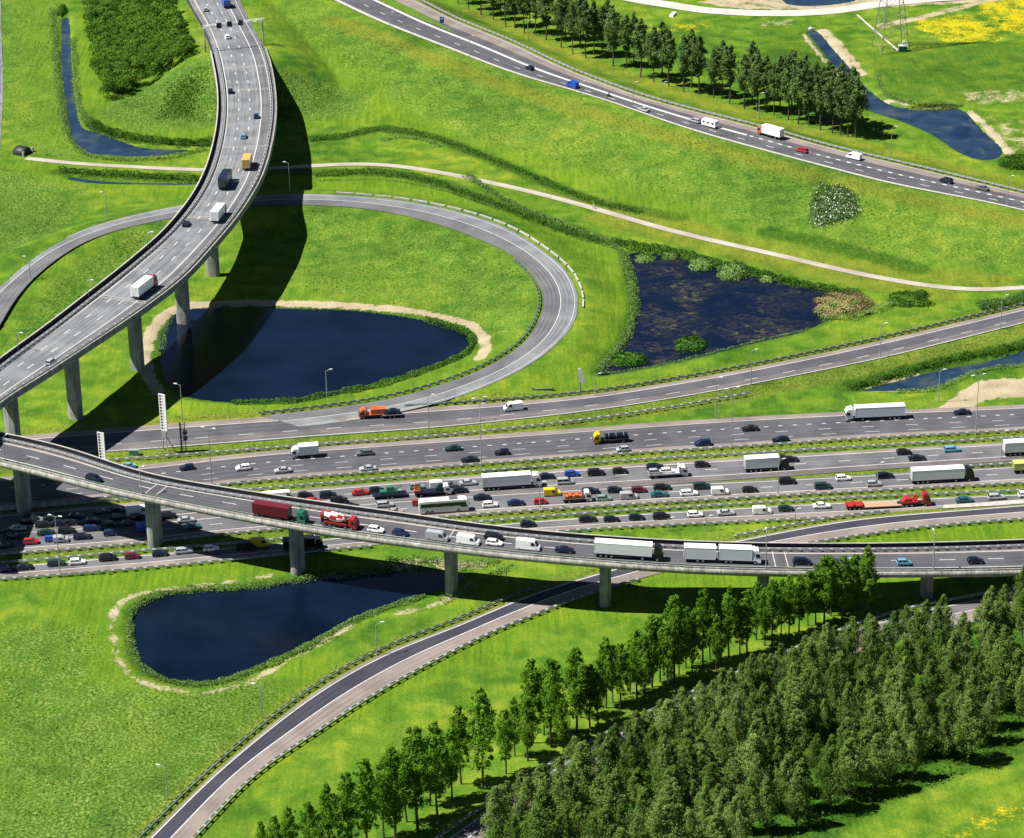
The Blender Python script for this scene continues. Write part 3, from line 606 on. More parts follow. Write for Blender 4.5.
# pale gore area where the slip road joins
gq = [unp(a, b_, .40) for a, b_ in [(943, 509), (944, 505.5), (985, 503), (1060, 497), (1060, 501), (1000, 506)]]
mb = MB(); mb.add([p+np.array([0, 0, .22]) for p in gq], [tuple(range(len(gq)))]); tag(mb.build('junction_gore', PALE), kind='structure')
gq = [unp(a, b_, .47) for a, b_ in [(338, 418.0), (350, 416.8), (365, 415.0), (398, 411.8), (405, 412.5), (375, 417), (350, 419.8), (338, 421)]]
mb = MB(); mb.add(gq, [tuple(range(len(gq)))]); tag(mb.build('junction_gore', A_PINK), kind='structure')

# ------------------------------------------------------------------ guardrails
def rail(pts_world, name, label, m=STEEL, post=2.7, h=.75, group=None, cat='guardrail', gap=.34):
    P = pts_world; s = np.r_[0, np.cumsum(np.linalg.norm(np.diff(P[:, :2], axis=0), axis=1))]
    T = np.gradient(P, axis=0); n = np.stack([-T[:, 1], T[:, 0], 0*T[:, 0]], 1); n /= np.linalg.norm(n, axis=1)[:, None]
    mb = MB()
    for o in (-gap, gap):
        ring = []
        for k, (dy, dz) in enumerate(((-.05, h-.3), (.05, h-.3), (.08, h-.16), (.05, h), (-.05, h), (-.08, h-.16))):
            ring.append(P+n*(o+dy)+np.array([0, 0, dz]))
        R_ = np.stack(ring, 1); mb.loft([list(map(tuple, r)) for r in R_[::2]]+([list(map(tuple, R_[-1]))] if len(R_) % 2 == 0 else []))
    for q in np.arange(0, s[-1], post):
        c_ = np.array([np.interp(q, s, P[:, k]) for k in range(3)]); nn = np.array([np.interp(q, s, n[:, k]) for k in range(2)])
        tt = np.array([nn[1], -nn[0]])
        mbx = []
        for a, b_ in ((-.42, -gap), (.42, -gap), (.42, gap), (-.42, gap)): mbx.append(c_[:2]+tt*a+nn*b_)
        V = [(*p, c_[2]-.2) for p in [c_[:2]+tt*a+nn*b_ for a, b_ in ((-.08, -.08), (.08, -.08), (.08, .08), (-.08, .08))]]+[(*p, c_[2]+h-.1) for p in [c_[:2]+tt*a+nn*b_ for a, b_ in ((-.08, -.08), (.08, -.08), (.08, .08), (-.08, .08))]]
        mb.add(V, [(4, 5, 6, 7), (0, 1, 5, 4), (1, 2, 6, 5), (2, 3, 7, 6), (3, 0, 4, 7)])
        V = [(*p, c_[2]+h-.12) for p in mbx]+[(*p, c_[2]+h+.02) for p in mbx]
        mb.add(V, [(4, 5, 6, 7), (0, 1, 5, 4), (1, 2, 6, 5), (2, 3, 7, 6), (3, 0, 4, 7)])
    return tag(mb.build(name, m), label, cat, group)
def rp(Rd, side, off, a=0, b=1):
    P = Rd.at(side, off); i0, i1 = int(a*(len(P)-1)), int(b*(len(P)-1)); P = P[i0:i1+1].copy()
    P[:, 2] = np.minimum(P[:, 2]-.1, 1e9); return P
G = 'guardrails along the motorway'
rail(rp(H1, 1, 1.2), 'guardrail', 'grey guardrail below the westbound motorway lanes, upper rail of the wide grassy median', group=G)
rail(rp(H2, 0, -1.6), 'guardrail', 'grey guardrail on lower side of wide grassy median, above the jammed eastbound cars', group=G)
rail(rp(H0, 1, 6.0, .12, .64), 'guardrail', 'guardrail in the grass strip between upper slip road and westbound motorway', group=G)
rail(rp(H3, 1, 1.0, 0, .98), 'guardrail', 'guardrail right below the lower jammed lanes, upper rail of narrow grass strip', group=G)
rail(rp(H4, 0, -1.4, 0, .98), 'guardrail', 'guardrail just above the parallel road, lower rail of narrow grass strip', group=G)
rail(rp(H4, 1, 1.2, 0, .36), 'guardrail', 'guardrail below the parallel road beside the lower left meadow', group=G)
rail(rp(H4, 1, 1.0, .50, .78), 'guardrail', 'guardrail below parallel road above the bright grass wedge by the curved viaduct', group=G)
rail(rp(H3, 0, -.9, .88, .98), 'guardrail', 'short guardrail in the narrow median near the right picture edge', group=G)
GS = 'guardrails along the slip roads'
rail(rp(H0, 0, -1.3, .37, 1), 'guardrail', 'green weathered guardrail above the upper slip road below the eastern pond', GSTEEL, group=GS)
rail(rp(H5, 0, -1.6, 0, .52), 'guardrail', 'dark green guardrail on the pond side of the curving dark slip road', GSTEEL, group=GS)
rail(rp(H5, 1, .9, 0, .60), 'guardrail', 'grey guardrail on the poplar side of the curving dark slip road', group=GS)
rail(rp(H5, 0, -1.6, .70, .84), 'guardrail', 'short guardrail above the dark slip road right of the viaduct', group=GS)
rail(rp(H5, 1, .9, .74, 1), 'guardrail', 'guardrail below the dark slip road above the grass near right edge', group=GS)
rail(rp(H6, 0, -1.2), 'guardrail', 'grey guardrail between the poplar rows and the plantation road', group=GS)
rail(rp(H6, 1, 1.0, .75, 1), 'guardrail', 'guardrail on the near side of the plantation road at right', group=GS)
rail(rp(LOOP, 1, 1.2, .62, 1), 'guardrail', 'dark green guardrail on the inside of the loop road above the pond', GSTEEL, group=GS)
rail(rp(H7, 0, -1.2, .1, 1), 'guardrail', 'grey guardrail between dual carriageway and the far tree row', group=GS)
# pale segmented kerb barrier outside the loop
def kerb_barrier(P, label):
    root = empty('kerb_barrier', tuple(P[0])); mb = MB(); s = np.r_[0, np.cumsum(np.linalg.norm(np.diff(P[:, :2], axis=0), axis=1))]
    for q in np.arange(0, s[-1]-6, 6.6):
        A = np.array([np.interp(q, s, P[:, k]) for k in range(3)]); B = np.array([np.interp(q+5.6, s, P[:, k]) for k in range(3)])
        d = (B-A)/np.linalg.norm(B-A); n = np.array([-d[1], d[0], 0])*.22
        V = [A-n, A+n, B+n, B-n]; V = [v-P[0] for v in V]; V += [v+np.array([0, 0, .55]) for v in V]
        mb.add(V, [(4, 5, 6, 7), (0, 1, 5, 4), (1, 2, 6, 5), (2, 3, 7, 6), (3, 0, 4, 7)])
    mb.build('barrier_blocks', PALE, root); return tag(root, label, 'barrier')
kerb_barrier(rp(LOOP, 0, -1.6, .40, .74), 'pale segmented concrete barrier on the outside of the loop road bend')

# ------------------------------------------------------------------ viaducts
def sweep(Rd, prof, i0=0, i1=None, closed=True, base=(0, 0, 0)):
    i1 = i1 or len(Rd.C); mb = MB(); rings = []
    for i in range(i0, i1):
        ring = []
        for side, dx, dz in prof:
            p = (Rd.L if side == 0 else Rd.R)[i]+Rd.U[i]*dx+np.array([0, 0, dz]); ring.append(tuple(p))
        rings.append(ring)
    mb.loft(rings); return mb
def beam_run(Rd, side, off, z0, z1, wd, i0, i1): 
    return sweep(Rd, [(side, off-wd/2, z0), (side, off+wd/2, z0), (side, off+wd/2, z1), (side, off-wd/2, z1)], i0, i1)
def posts(Rd, side, off, z0, z1, per, sz, i0, i1, mb):
    for q in np.arange(Rd.s[i0], Rd.s[i1-1], per):
        P = Rd.at(side, off); c_ = [np.interp(q, Rd.s, P[:, k]) for k in range(3)]
        mb.box(c_[0]-sz, c_[0]+sz, c_[1]-sz, c_[1]+sz, c_[2]+z0, c_[2]+z1)
def pier(root, c0, top, zc, ax, wl, wt, capw=None, flare=1.25):
    """blade pier: rounded slab, wl across the deck (ax direction), wt thick, slightly wider at the top"""
    mb = MB(); n = 20; rings = []
    tx, ty = ax; 
    for z, k in ((zc-1.5, 1), (zc, 1), (zc+(top-zc)*.6, 1.0+.35*(flare-1)), (top, flare)):
        ring = []
        for i in range(n):
            a = 2*math.pi*i/n; cx, sx = math.cos(a), math.sin(a)
            lx = wl/2*k*math.copysign(abs(cx)**.55, cx); ly = wt/2*math.copysign(abs(sx)**.55, sx)
            ring.append((c0[0]+lx*tx-ly*ty, c0[1]+lx*ty+ly*tx, z))
        rings.append(ring)
    mb.loft(rings); return mb.build('pier', CONCD, root, True)
# high viaduct
ra = empty('curved_viaduct', tuple(HB.C[hb_i])); ra.location = (0, 0, 0)
tag(ra, 'high curved concrete viaduct sweeping from top left to left edge on tall piers', 'viaduct')
nH = len(HB.C)
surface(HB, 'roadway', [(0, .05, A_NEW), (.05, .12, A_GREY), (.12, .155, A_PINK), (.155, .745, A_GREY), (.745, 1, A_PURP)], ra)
lines = [(.155, .35, 0, 0), (.352, .35, 3.2, 12), (.548, .35, 3.2, 12), (.745, .35, 0, 0), (.91, .2, 0, 0)]
paint(HB, 'lane_markings', lines, ra)
sweep(HB, [(0, -.45, -.03), (1, .45, -.03), (1, .5, -.9), (1, -2.2, -1.3), (1, -4.2, -2.1), (0, 4.2, -2.1), (0, 2.2, -1.3), (0, -.5, -.9)], hb_i-3).build('deck', CONC, ra)
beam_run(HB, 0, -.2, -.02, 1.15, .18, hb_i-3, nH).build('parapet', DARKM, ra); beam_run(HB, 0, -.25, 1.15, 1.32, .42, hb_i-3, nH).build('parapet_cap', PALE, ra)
beam_run(HB, 1, .2, -.02, .95, .35, hb_i-3, nH).build('parapet', CONC, ra)
def deck_rail(Rd, side, off, i0, root, per=3):
    mb = MB(); 
    for o in (-.28, .28):
        k = sweep(Rd, [(side, off+o-.1, .45), (side, off+o+.1, .45), (side, off+o+.1, .8), (side, off+o-.1, .8)], i0); mb.add(k.v, k.f)
    posts(Rd, side, off, 0, .78, per, .3, i0, len(Rd.C), mb); return mb.build('crash_barrier', STEEL, root)
deck_rail(HB, 0, 2.0, hb_i-6, ra, 2.6); deck_rail(HB, 1, -1.4, hb_i-6, ra, 4)
def joint(Rd, fpx, root, f0, f1, gapm=1.4, key=0):
    i = int(np.argmin(np.abs(project(Rd.C)[:, key]-fpx))); st = []
    for k in (0, gapm):
        s0 = Rd.s[i]+k
        A = [np.array([np.interp(s0, Rd.s, Rd.at(f)[:, q]) for q in range(3)]) for f in (f0, f1)]
        t_ = Rd.T[i]*.14; t_[2] = 0
        A = [a+np.array([0, 0, .045]) for a in A]
        st.append((np.array([A[0]-t_, A[1]-t_]), np.array([A[0]+t_, A[1]+t_]), np.zeros(2), 0))
    return link('expansion_joint', strip_mesh('expansion_joint', st, [PALE]), root)
for y_ in (67, 89, 146, 217, 297): joint(HB, y_, ra, .12, 1, key=1)
piers_h = [(213, 276, 7, 3), (184, 328, 7, 3), (136, 371, 7, 3), (78, 417, 7, 3), (14, 452, 7, 3)]
for px, py, wl, wt in piers_h:
    # pier foot traced on the ground, pulled to the nearest point of the deck axis
    p = gpt(px, py); k = int(((HB.C[:, :2]-p[:2])**2).sum(1).argmin()); u = HB.U[k]
    d = np.dot(p[:2]-HB.C[k, :2], u[:2]); c0 = HB.C[k, :2]+u[:2]*np.clip(d, -3.2, 3.2)
    gz = float(ground(c0[0], c0[1])); pier(ra, c0, HB.C[k, 2]-2.0, gz, (u[0], u[1]), 4.0, 2.6, flare=1.12)
# abutment
k = hb_i-2; u = HB.U[k]; tt = HB.T[k]; mb = MB(); a0, b0 = HB.L[k], HB.R[k]
V = []
for z in (float(ground(a0[0], a0[1]))*.0-1, HB.C[k, 2]-1.0):
    for pnt, s_ in ((a0-u*1.2, -1), (b0+u*1.2, -1), (b0+u*1.2, 1), (a0-u*1.2, 1)):
        q = pnt+tt*s_*1.6; V.append((q[0], q[1], z))
mb.add(V, [(3, 2, 1, 0), (4, 5, 6, 7), (0, 1, 5, 4), (1, 2, 6, 5), (2, 3, 7, 6), (3, 0, 4, 7)]); mb.build('abutment', CONCD, ra)
# lower viaduct over the motorway
rb = empty('long_viaduct'); tag(rb, 'long pale concrete viaduct with rounded edge crossing the motorway on single round piers', 'viaduct')
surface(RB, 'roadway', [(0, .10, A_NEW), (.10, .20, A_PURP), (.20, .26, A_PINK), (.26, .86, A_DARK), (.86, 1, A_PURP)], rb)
paint(RB, 'lane_markings', [(.27, .3, 0, 0), (.55, .3, 4, 12), (.855, .3, 0, 0)], rb)
nr = len(RB.C)
sweep(RB, [(0, -.3, -.03), (1, .2, -.03), (1, .75, .35), (1, 1.05, .1), (1, 1.2, -.45), (1, 1.0, -1.0), (1, .3, -1.5), (1, -1.0, -1.85), (1, -3.0, -2.1), (0, 3.0, -2.1), (0, .8, -1.7), (0, -.5, -1.0), (0, -.8, -.4)]).build('deck', CONC, rb, True)
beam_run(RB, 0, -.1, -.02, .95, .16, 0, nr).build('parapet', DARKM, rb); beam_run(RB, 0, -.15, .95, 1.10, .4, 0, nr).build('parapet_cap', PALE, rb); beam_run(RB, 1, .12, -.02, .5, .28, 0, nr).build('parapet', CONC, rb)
deck_rail(RB, 0, 2.2, 0, rb, 2.6)
beam_run(RB, 1, -.35, .45, .75, .2, 0, nr).build('crash_barrier', GSTEEL, rb)
jm = mat('joint_stain', (.10, .098, .09), .9); prof = [(.76, .37), (1.07, .11), (1.22, -.45), (1.02, -1.01), (.31, -1.52)]
for q in np.arange(4, RB.s[-1]-4, 7.5):
    P_ = np.array([np.interp(q, RB.s, RB.R[:, k]) for k in range(3)]); U_ = np.array([np.interp(q, RB.s, RB.U[:, k]) for k in range(3)]); T_ = np.array([np.interp(q, RB.s, RB.T[:, k]) for k in range(3)])*.05
    V = []
    for dx, dz in prof: V += [P_+U_*dx+np.array([0, 0, dz])-T_, P_+U_*dx+np.array([0, 0, dz])+T_]
    mb = MB(); mb.add(V, [(2*i, 2*i+1, 2*i+3, 2*i+2) for i in range(len(prof)-1)]); mb.build('panel_joint', jm, rb)
for x_ in (152, 447, 774): joint(RB, x_, rb, .18, .92, 3.0)
for px, py in ((25, 511), (158, 546), (297, 579), (447, 595), (606, 607), (768, 606), (932, 603), (1060, 598)):
    p = gpt(px, py); k = int(np.argmin(np.abs(project(RB.C)[:, 0]-px+(3 if px < 400 else 0)))); u = RB.U[k]
    c0 = RB.C[k, :2]+u[:2]*.4; gz = float(ground(c0[0], c0[1]))
    pier(rb, c0, RB.C[k, 2]-1.9, gz, (u[0], u[1]), 4.6, 2.7, flare=1.0)
    mb = MB(); c_ = RB.C[k]; t_ = RB.T[k]; V = []
    for z, l, hw_ in ((c_[2]-3.1, 2.6, 1.6), (c_[2]-1.9, 4.2, 1.6)):
        for a, b_ in ((-1, -1), (1, -1), (1, 1), (-1, 1)):
            q = c_[:2]+u[:2]*a*l+t_[:2]*b_*hw_; V.append((q[0], q[1], z))
    mb.add(V, [(3, 2, 1, 0), (4, 5, 6, 7), (0, 1, 5, 4), (1, 2, 6, 5), (2, 3, 7, 6), (3, 0, 4, 7)]); mb.build('pier_head', CONCD, rb)

# ------------------------------------------------------------------ vehicles
PAINTS = {'black': (.008, .008, .010), 'navy': (.008, .014, .032), 'dark blue': (.006, .022, .09), 'blue': (.006, .06, .38), 'silver': (.40, .42, .44), 'grey': (.13, .14, .15), 'white': (.84, .84, .83),
          'red': (.34, .018, .018), 'lime': (.46, .48, .12), 'maroon': (.12, .01, .018), 'dark green': (.008, .035, .03), 'green': (.02, .14, .08), 'pale green': (.22, .32, .27), 'light blue': (.14, .38, .52), 'yellow': (.62, .42, .01), 'beige': (.38, .34, .27), 'orange': (.50, .12, .03), 'ochre': (.60, .34, .08), 'teal': (.01, .09, .10)}
def vpaint(c):
    return mat('body_'+c.replace(' ', '_'), PAINTS[c], .38, metal=.25 if c in ('silver', 'grey', 'navy', 'dark blue', 'light blue', 'pale green', 'beige') else 0, spec=.5, coat=.15 if c in ('black', 'navy', 'dark green') else .4)
SHAPES = {  # length, width, height, bonnet, windscreen run, tail top (roof end from rear), tail base
 'hatchback': (4.05, 1.74, 1.48, 1.0, .75, .45, .08), 'saloon': (4.6, 1.80, 1.43, 1.2, .8, 1.35, .75), 'estate': (4.7, 1.80, 1.48, 1.15, .8, .50, .10),
 'suv': (4.6, 1.88, 1.72, 1.05, .65, .40, .08), 'mpv': (4.6, 1.84, 1.66, .75, .95, .35, .06), 'small car': (3.6, 1.64, 1.48, .75, .7, .35, .06)}
MESH = {}
def car_meshes(kind):
    if kind in MESH: return MESH[kind]
    L, Wd, Hh, bon, ws, rt, rb_ = SHAPES[kind]; h = L/2; w_ = Wd/2; belt = .94 if kind != 'suv' else 1.08; k = belt/.94
    wsb = h-bon; rf = wsb-ws; rr = -h+rt; rb2 = -h+rb_
    st = [(h, .70, .40, .58*k), (h-.10, .88, .28, .70*k), (h-.45, .97, .24, .80*k), (wsb, 1, .22, belt), ((wsb+rb2)/2, 1, .22, belt), (rb2+.15, .98, .24, belt), (-h+.05, .93, .30, belt*.96), (-h, .86, .42, belt*.80)]
    if kind == 'saloon': st[5] = (rb2, .98, .24, belt)
    rings = []
    for x, f, zb, zt in st:
        y = w_*f; zm = (zb+zt)/2+.05
        rings.append([(x, -y*.92, zb), (x, -y, zb+.15), (x, -y, zm), (x, -y*.90, zt), (x, y*.90, zt), (x, y, zm), (x, y, zb+.15), (x, y*.92, zb)])
    b = MB(); b.loft(rings)
    # roof panel and the pillars carry the body colour
    zt = Hh; b.loft([[(rf+.12, -w_*.66, zt-.10), (rf+.12, w_*.66, zt-.10)]+[(rf+.12, w_*.66, zt-.05), (rf+.12, -w_*.66, zt-.05)],
                     [(rf-.15, -w_*.74, zt-.12), (rf-.15, w_*.74, zt-.12), (rf-.15, w_*.68, zt), (rf-.15, -w_*.68, zt)],
                     [(rr+.15, -w_*.74, zt-.12), (rr+.15, w_*.74, zt-.12), (rr+.15, w_*.68, zt-.01), (rr+.15, -w_*.68, zt-.01)],
                     [(rr-.08, -w_*.70, zt-.15), (rr-.08, w_*.70, zt-.15), (rr-.08, w_*.66, zt-.10), (rr-.08, -w_*.66, zt-.10)]])
    for sx in (-1, 1):
        for (xa, xb) in ((wsb+.02, rf), (rb2+.06, rr), ((rf+rr)/2+.05, (rf+rr)/2)):
            b.tube((xa, sx*w_*.90, belt-.02), (xb, sx*w_*.74, zt-.08), .055, n=5)
    body = b.mesh('car_body', [vpaint('black')]); 
    g_ = MB(); z0, z1 = belt-.04, zt-.07
    g_.loft([[(rb2, -w_*.84, z0), (rb2, w_*.84, z0), (rr, w_*.68, z1), (rr, -w_*.68, z1)], [(rb2+.3, -w_*.88, z0), (rb2+.3, w_*.88, z0), (rr+.1, w_*.72, z1), (rr+.1, -w_*.72, z1)],
             [(wsb-.3, -w_*.88, z0), (wsb-.3, w_*.88, z0), (rf-.1, w_*.72, z1), (rf-.1, -w_*.72, z1)], [(wsb, -w_*.78, z0), (wsb, w_*.78, z0), (rf+.1, w_*.66, z1), (rf+.1, -w_*.66, z1)]])
    glass = g_.mesh('car_windows', [GLASS])
    wh = MB(); wh.cyl((0, 0, 0), .32, .22, 'y', 16, 0); wh.cyl((0, 0, 0), .19, .235, 'y', 10, 1); wheel = wh.mesh('wheel', [TYRE, RIM])
    fx = h-.82; rx = -h+.78
    MESH[kind] = (body, glass, wheel, [(fx, w_-.10), (fx, -w_+.10), (rx, w_-.10), (rx, -w_+.10)], Hh); return MESH[kind]
PROTO = {}
def car(kind, colour):
    body, glass, wheel, wp, hh = car_meshes(kind)
    r = empty({'hatchback': 'hatchback_car', 'saloon': 'saloon_car', 'estate': 'estate_car', 'suv': 'suv', 'mpv': 'people_carrier', 'small car': 'small_car'}[kind])
    o = link('body', body, r); o.material_slots[0].link = 'OBJECT'; o.material_slots[0].material = vpaint(colour)
    link('windows', glass, r)
    for x, y in wp: q = link('wheel', wheel, r); q.location = (x, y, .32)
    return r
WHB = None
def big_wheels(r, xs, wd, rad=.5):
    global WHB
    if WHB is None:
        m = MB(); m.cyl((0, 0, 0), 1, .7, 'y', 18, 0); m.cyl((0, 0, 0), .55, .74, 'y', 10, 1); WHB = m.mesh('truck_wheel', [TYRE, RIM])
    for x in xs:
        for y in (-wd/2+.17, wd/2-.17):
            q = link('wheel', WHB, r); q.location = (x, y, rad); q.scale = (rad, .5, rad)
def van(colour, L=5.3, Wd=2.0, Hh=2.3, small=False, name='van'):
    r = empty(name)
    h = L/2; nose = .75 if not small else .95
    prof = [(-h, .35), (-h, Hh-.12), (-h+.15, Hh), (h-nose-1.0, Hh), (h-nose-.55, Hh-.16), (h-nose+.12, 1.18 if not small else 1.02), (h-.12, .92), (h, .70), (h, .32)]
    b = MB(); b.prism(prof, -Wd/2, Wd/2, 0, .12); b.build('body', vpaint(colour), r)
    g_ = MB(); a, c_ = (h-nose-.58, Hh-.22), (h-nose+.10, 1.2 if not small else 1.04)
    g_.add([(a[0]+.05, -Wd*.40, a[1]), (a[0]+.05, Wd*.40, a[1]), (c_[0]+.05, Wd*.44, c_[1]), (c_[0]+.05, -Wd*.44, c_[1]), (a[0]-.1, -Wd*.40, a[1]), (a[0]-.1, Wd*.40, a[1]), (c_[0]-.1, Wd*.44, c_[1]), (c_[0]-.1, -Wd*.44, c_[1])],
            [(0, 1, 2, 3), (4, 5, 6, 7), (0, 1, 5, 4), (1, 2, 6, 5), (2, 3, 7, 6), (3, 0, 4, 7)])
    g_.build('windscreen', GLASS, r)
    for sy in (-1, 1):
        m = MB(); y0 = sy*(Wd/2-.10); y1 = sy*(Wd/2+.012)
        m.prism([(h-nose-1.45, Hh*.58), (h-nose-1.45, Hh*.86), (h-nose-.75, Hh*.86), (h-nose-.2, Hh*.58)], min(y0, y1), max(y0, y1)); m.build('side_window', GLASS, r)
    body, glass, wheel, _, _ = car_meshes('suv')
    for x in (-h+.95, h-.85):
        for y in (-Wd/2+.12, Wd/2-.12): q = link('wheel', wheel, r); q.location = (x, y, .34)
    return r
def cab(r, x1, colour, Hh=3.6, Ln=2.2, Wd=2.48, deflector=True):
    """flat fronted lorry cab whose nose is at x1"""
    x0 = x1-Ln; b = MB()
    b.prism([(x0, .9), (x0, Hh-.15), (x0+.3, Hh), (x1-.75, Hh-.05), (x1-.28, Hh-.75), (x1-.05, 1.6), (x1, .95), (x1-.03, .45), (x0+.6, .45), (x0+.5, .9)], -Wd/2, Wd/2, 0, .10)
    if deflector and Hh > 3: b.prism([(x0+.05, Hh-.1), (x0+.15, Hh+.35), (x0+.5, Hh+.3), (x1-.9, Hh-.06)], -Wd/2+.25, Wd/2-.25, 0, .1)
    c_ = b.build('cab', vpaint(colour), r)
    g_ = MB(); g_.prism([(x1-.32, Hh-.85), (x1-.02, 1.85), (x1-.16, 1.85), (x1-.46, Hh-.85)], -Wd/2+.14, Wd/2-.14); 
    for s_ in (-1, 1): 
        y = s_*Wd/2; g_.prism([(x1-1.35, Hh*.52), (x1-1.35, Hh*.76), (x1-.5, Hh*.76), (x1-.28, Hh*.52)], min(y-s_*.12, y+s_*.015), max(y-s_*.12, y+s_*.015))
    g_.build('cab_windows', GLASS, c_)
    m = MB(); m.box(x1-.04, x1+.05, -Wd/2+.2, Wd/2-.2, .7, 1.45); m.build('grille', DARKM, c_)
CHAS = DARKM
def cargo(r, x0, x1, colour, z0=1.15, z1=4.0, Wd=2.52, name='trailer_box', ribs=False):
    b = MB(); b.box(x0, x1, -Wd/2, Wd/2, z0, z1, 0)
    b.box(x0-.02, x1+.02, -Wd/2-.02, Wd/2+.02, z1-.10, z1+.02, 0)
    b.box(x0-.02, x0+.08, -Wd/2-.02, Wd/2+.02, z0, z1, 0); b.box(x1-.08, x1+.02, -Wd/2-.02, Wd/2+.02, z0, z1, 0)
    if ribs:
        for q in np.arange(x0+.4, x1-.3, .55):
            for s_ in (-1, 1): b.box(q, q+.18, min(s_*Wd/2, s_*(Wd/2+.05)), max(s_*Wd/2, s_*(Wd/2+.05)), z0+.15, z1-.15, 0)
    o = b.build(name, vpaint(colour), r)
    m = MB(); m.box(x0-.045, x0-.02, -.03, .03, z0+.1, z1-.15); 
    for y in (-.8, -.4, .4, .8): m.box(x0-.07, x0-.02, y-.02, y+.02, z0+.1, z1-.15)
    m.build('door_bars', STEEL, o); return o
def chassis(r, x0, x1, z=.75, Wd=.9, skirt=None):
    m = MB(); m.box(x0, x1, -Wd/2, Wd/2, z, z+.35); m.box((x0+x1)/2-1.2, (x0+x1)/2+1.2, -1.15, 1.15, z-.3, z+.2)
    if skirt: m.box(skirt[0], skirt[1], -1.2, 1.2, .45, 1.1)
    m.box(x0, x0+.2, -1.15, 1.15, .5, .75); m.build('chassis', CHAS, r)
def lorry_semi(box='white', cabc='white', L=16.4):
    r = empty('articulated_lorry'); h = L/2
    cab(r, h, cabc, 3.65); cargo(r, -h, h-2.75, box); chassis(r, -h+.1, h-1.0, skirt=(-h+4.8, -h+8.6)); big_wheels(r, (-h+1.6, -h+2.9, -h+4.2, h-4.9, h-1.35), 2.5); return r
def lorry_rigid(box='white', cabc='white', L=9.5, Hh=3.8, cabh=3.1):
    r = empty('box_lorry'); h = L/2
    cab(r, h, cabc, cabh, 1.9, 2.4); cargo(r, -h, h-2.1, box, 1.05, Hh, 2.48, 'cargo_box'); chassis(r, -h+.1, h-.8); big_wheels(r, (-h+1.9, h-1.2), 2.4, .46); return r
def lorry_drawbar():
    r = empty('drawbar_lorry'); L = 18.6; h = L/2
    cab(r, h, 'white', 3.7); cargo(r, h-10.2, h-2.3, 'white', .95, 4.0, 2.52, 'cargo_box'); chassis(r, h-10.1, h-1.0); big_wheels(r, (h-1.4, h-7.2, h-8.4), 2.5)
    cargo(r, -h, -h+7.6, 'white', .95, 4.0, 2.52, 'trailer_box'); m = MB(); m.box(-h+.1, -h+7.5, -.45, .45, .6, .95); m.tube((-h+7.4, 0, .7), (h-10.1, 0, .7), .09); m.build('trailer_chassis', CHAS, r); big_wheels(r, (-h+3.3, -h+4.6), 2.5); return r
def lorry_container():
    r = empty('container_lorry'); L = 14.2; h = L/2
    cab(r, h, 'green', 3.5); cargo(r, -h, h-4.6, 'maroon', 1.25, 4.0, 2.44, 'container', True); chassis(r, -h+.1, h-1.0); big_wheels(r, (-h+1.3, -h+2.6, h-4.6, h-3.4, h-1.35), 2.5); return r
def lorry_tanker():
    r = empty('tank_lorry'); L = 9.8; h = L/2
    cab(r, h, 'yellow', 3.0, 1.9, 2.4, False); chassis(r, -h, h-.8, .8, 2.0)
    m = MB(); m.cyl((-h+3.6, 0, 1.95), .72, 6.0, 'x', 20); m.cyl((-h+.5, 0, 1.95), .72, .3, 'x', 20, 0, .5); m.build('tank', vpaint('navy'), r, False)
    m = MB(); 
    for q in (1.5, 3.6, 5.6): m.cyl((-h+q, 0, 1.95), .76, .12, 'x', 20)
    m.build('tank_bands', STEEL, r); big_wheels(r, (-h+1.6, h-1.2), 2.4, .46); return r
def lorry_mixer():
    r = empty('concrete_mixer_lorry'); L = 9.6; h = L/2
    cab(r, h, 'red', 3.0, 2.0, 2.45, False); chassis(r, -h+.2, h-.8, .85, 1.2)
    prof = [(-h+.3, .55, 3.35), (-h+1.1, .95, 3.0), (-h+2.6, 1.22, 2.7), (-h+4.4, 1.22, 2.45), (-h+5.8, .95, 2.25), (-h+6.6, .55, 2.1)]
    n = 20; m = MB(); rings = []
    for x, rr, z in prof: rings.append([(x+.2*math.sin(2*math.pi*i/n), rr*math.cos(2*math.pi*i/n), z+rr*math.sin(2*math.pi*i/n)) for i in range(n)])
    V = [p for q in rings for p in q]
    for k in range(len(rings)-1):
        for i in range(n):
            stripe = ((i+k*2) // 3) % 2 == 0 or k in (0,)
            m.f.append((k*n+i, k*n+(i+1) % n, (k+1)*n+(i+1) % n, (k+1)*n+i)); m.m.append(1 if stripe else 0)
    m.v = [tuple(p) for p in V]; m.f += [tuple(range(n-1, -1, -1)), tuple(range((len(rings)-1)*n, len(rings)*n))]; m.m += [1, 1]
    m.build('mixing_drum', [vpaint('white'), vpaint('red')], r, True)
    m = MB(); m.prism([(-h-.2, 2.0), (-h+.1, 3.5), (-h+.7, 3.7), (-h+.3, 2.3)], -.35, .35); m.box(-h+.1, -h+.4, -.8, .8, 1.2, 2.8); m.build('discharge_chute', vpaint('red'), r)
    m = MB(); m.box(-h+1.0, h-2.6, -1.2, -1.05, 1.0, 1.5); m.box(-h+1.0, h-2.6, 1.05, 1.2, 1.0, 1.5); m.build('mudguards', vpaint('red'), r)
    big_wheels(r, (-h+1.3, -h+2.6, h-2.9, h-1.3), 2.45, .5); return r
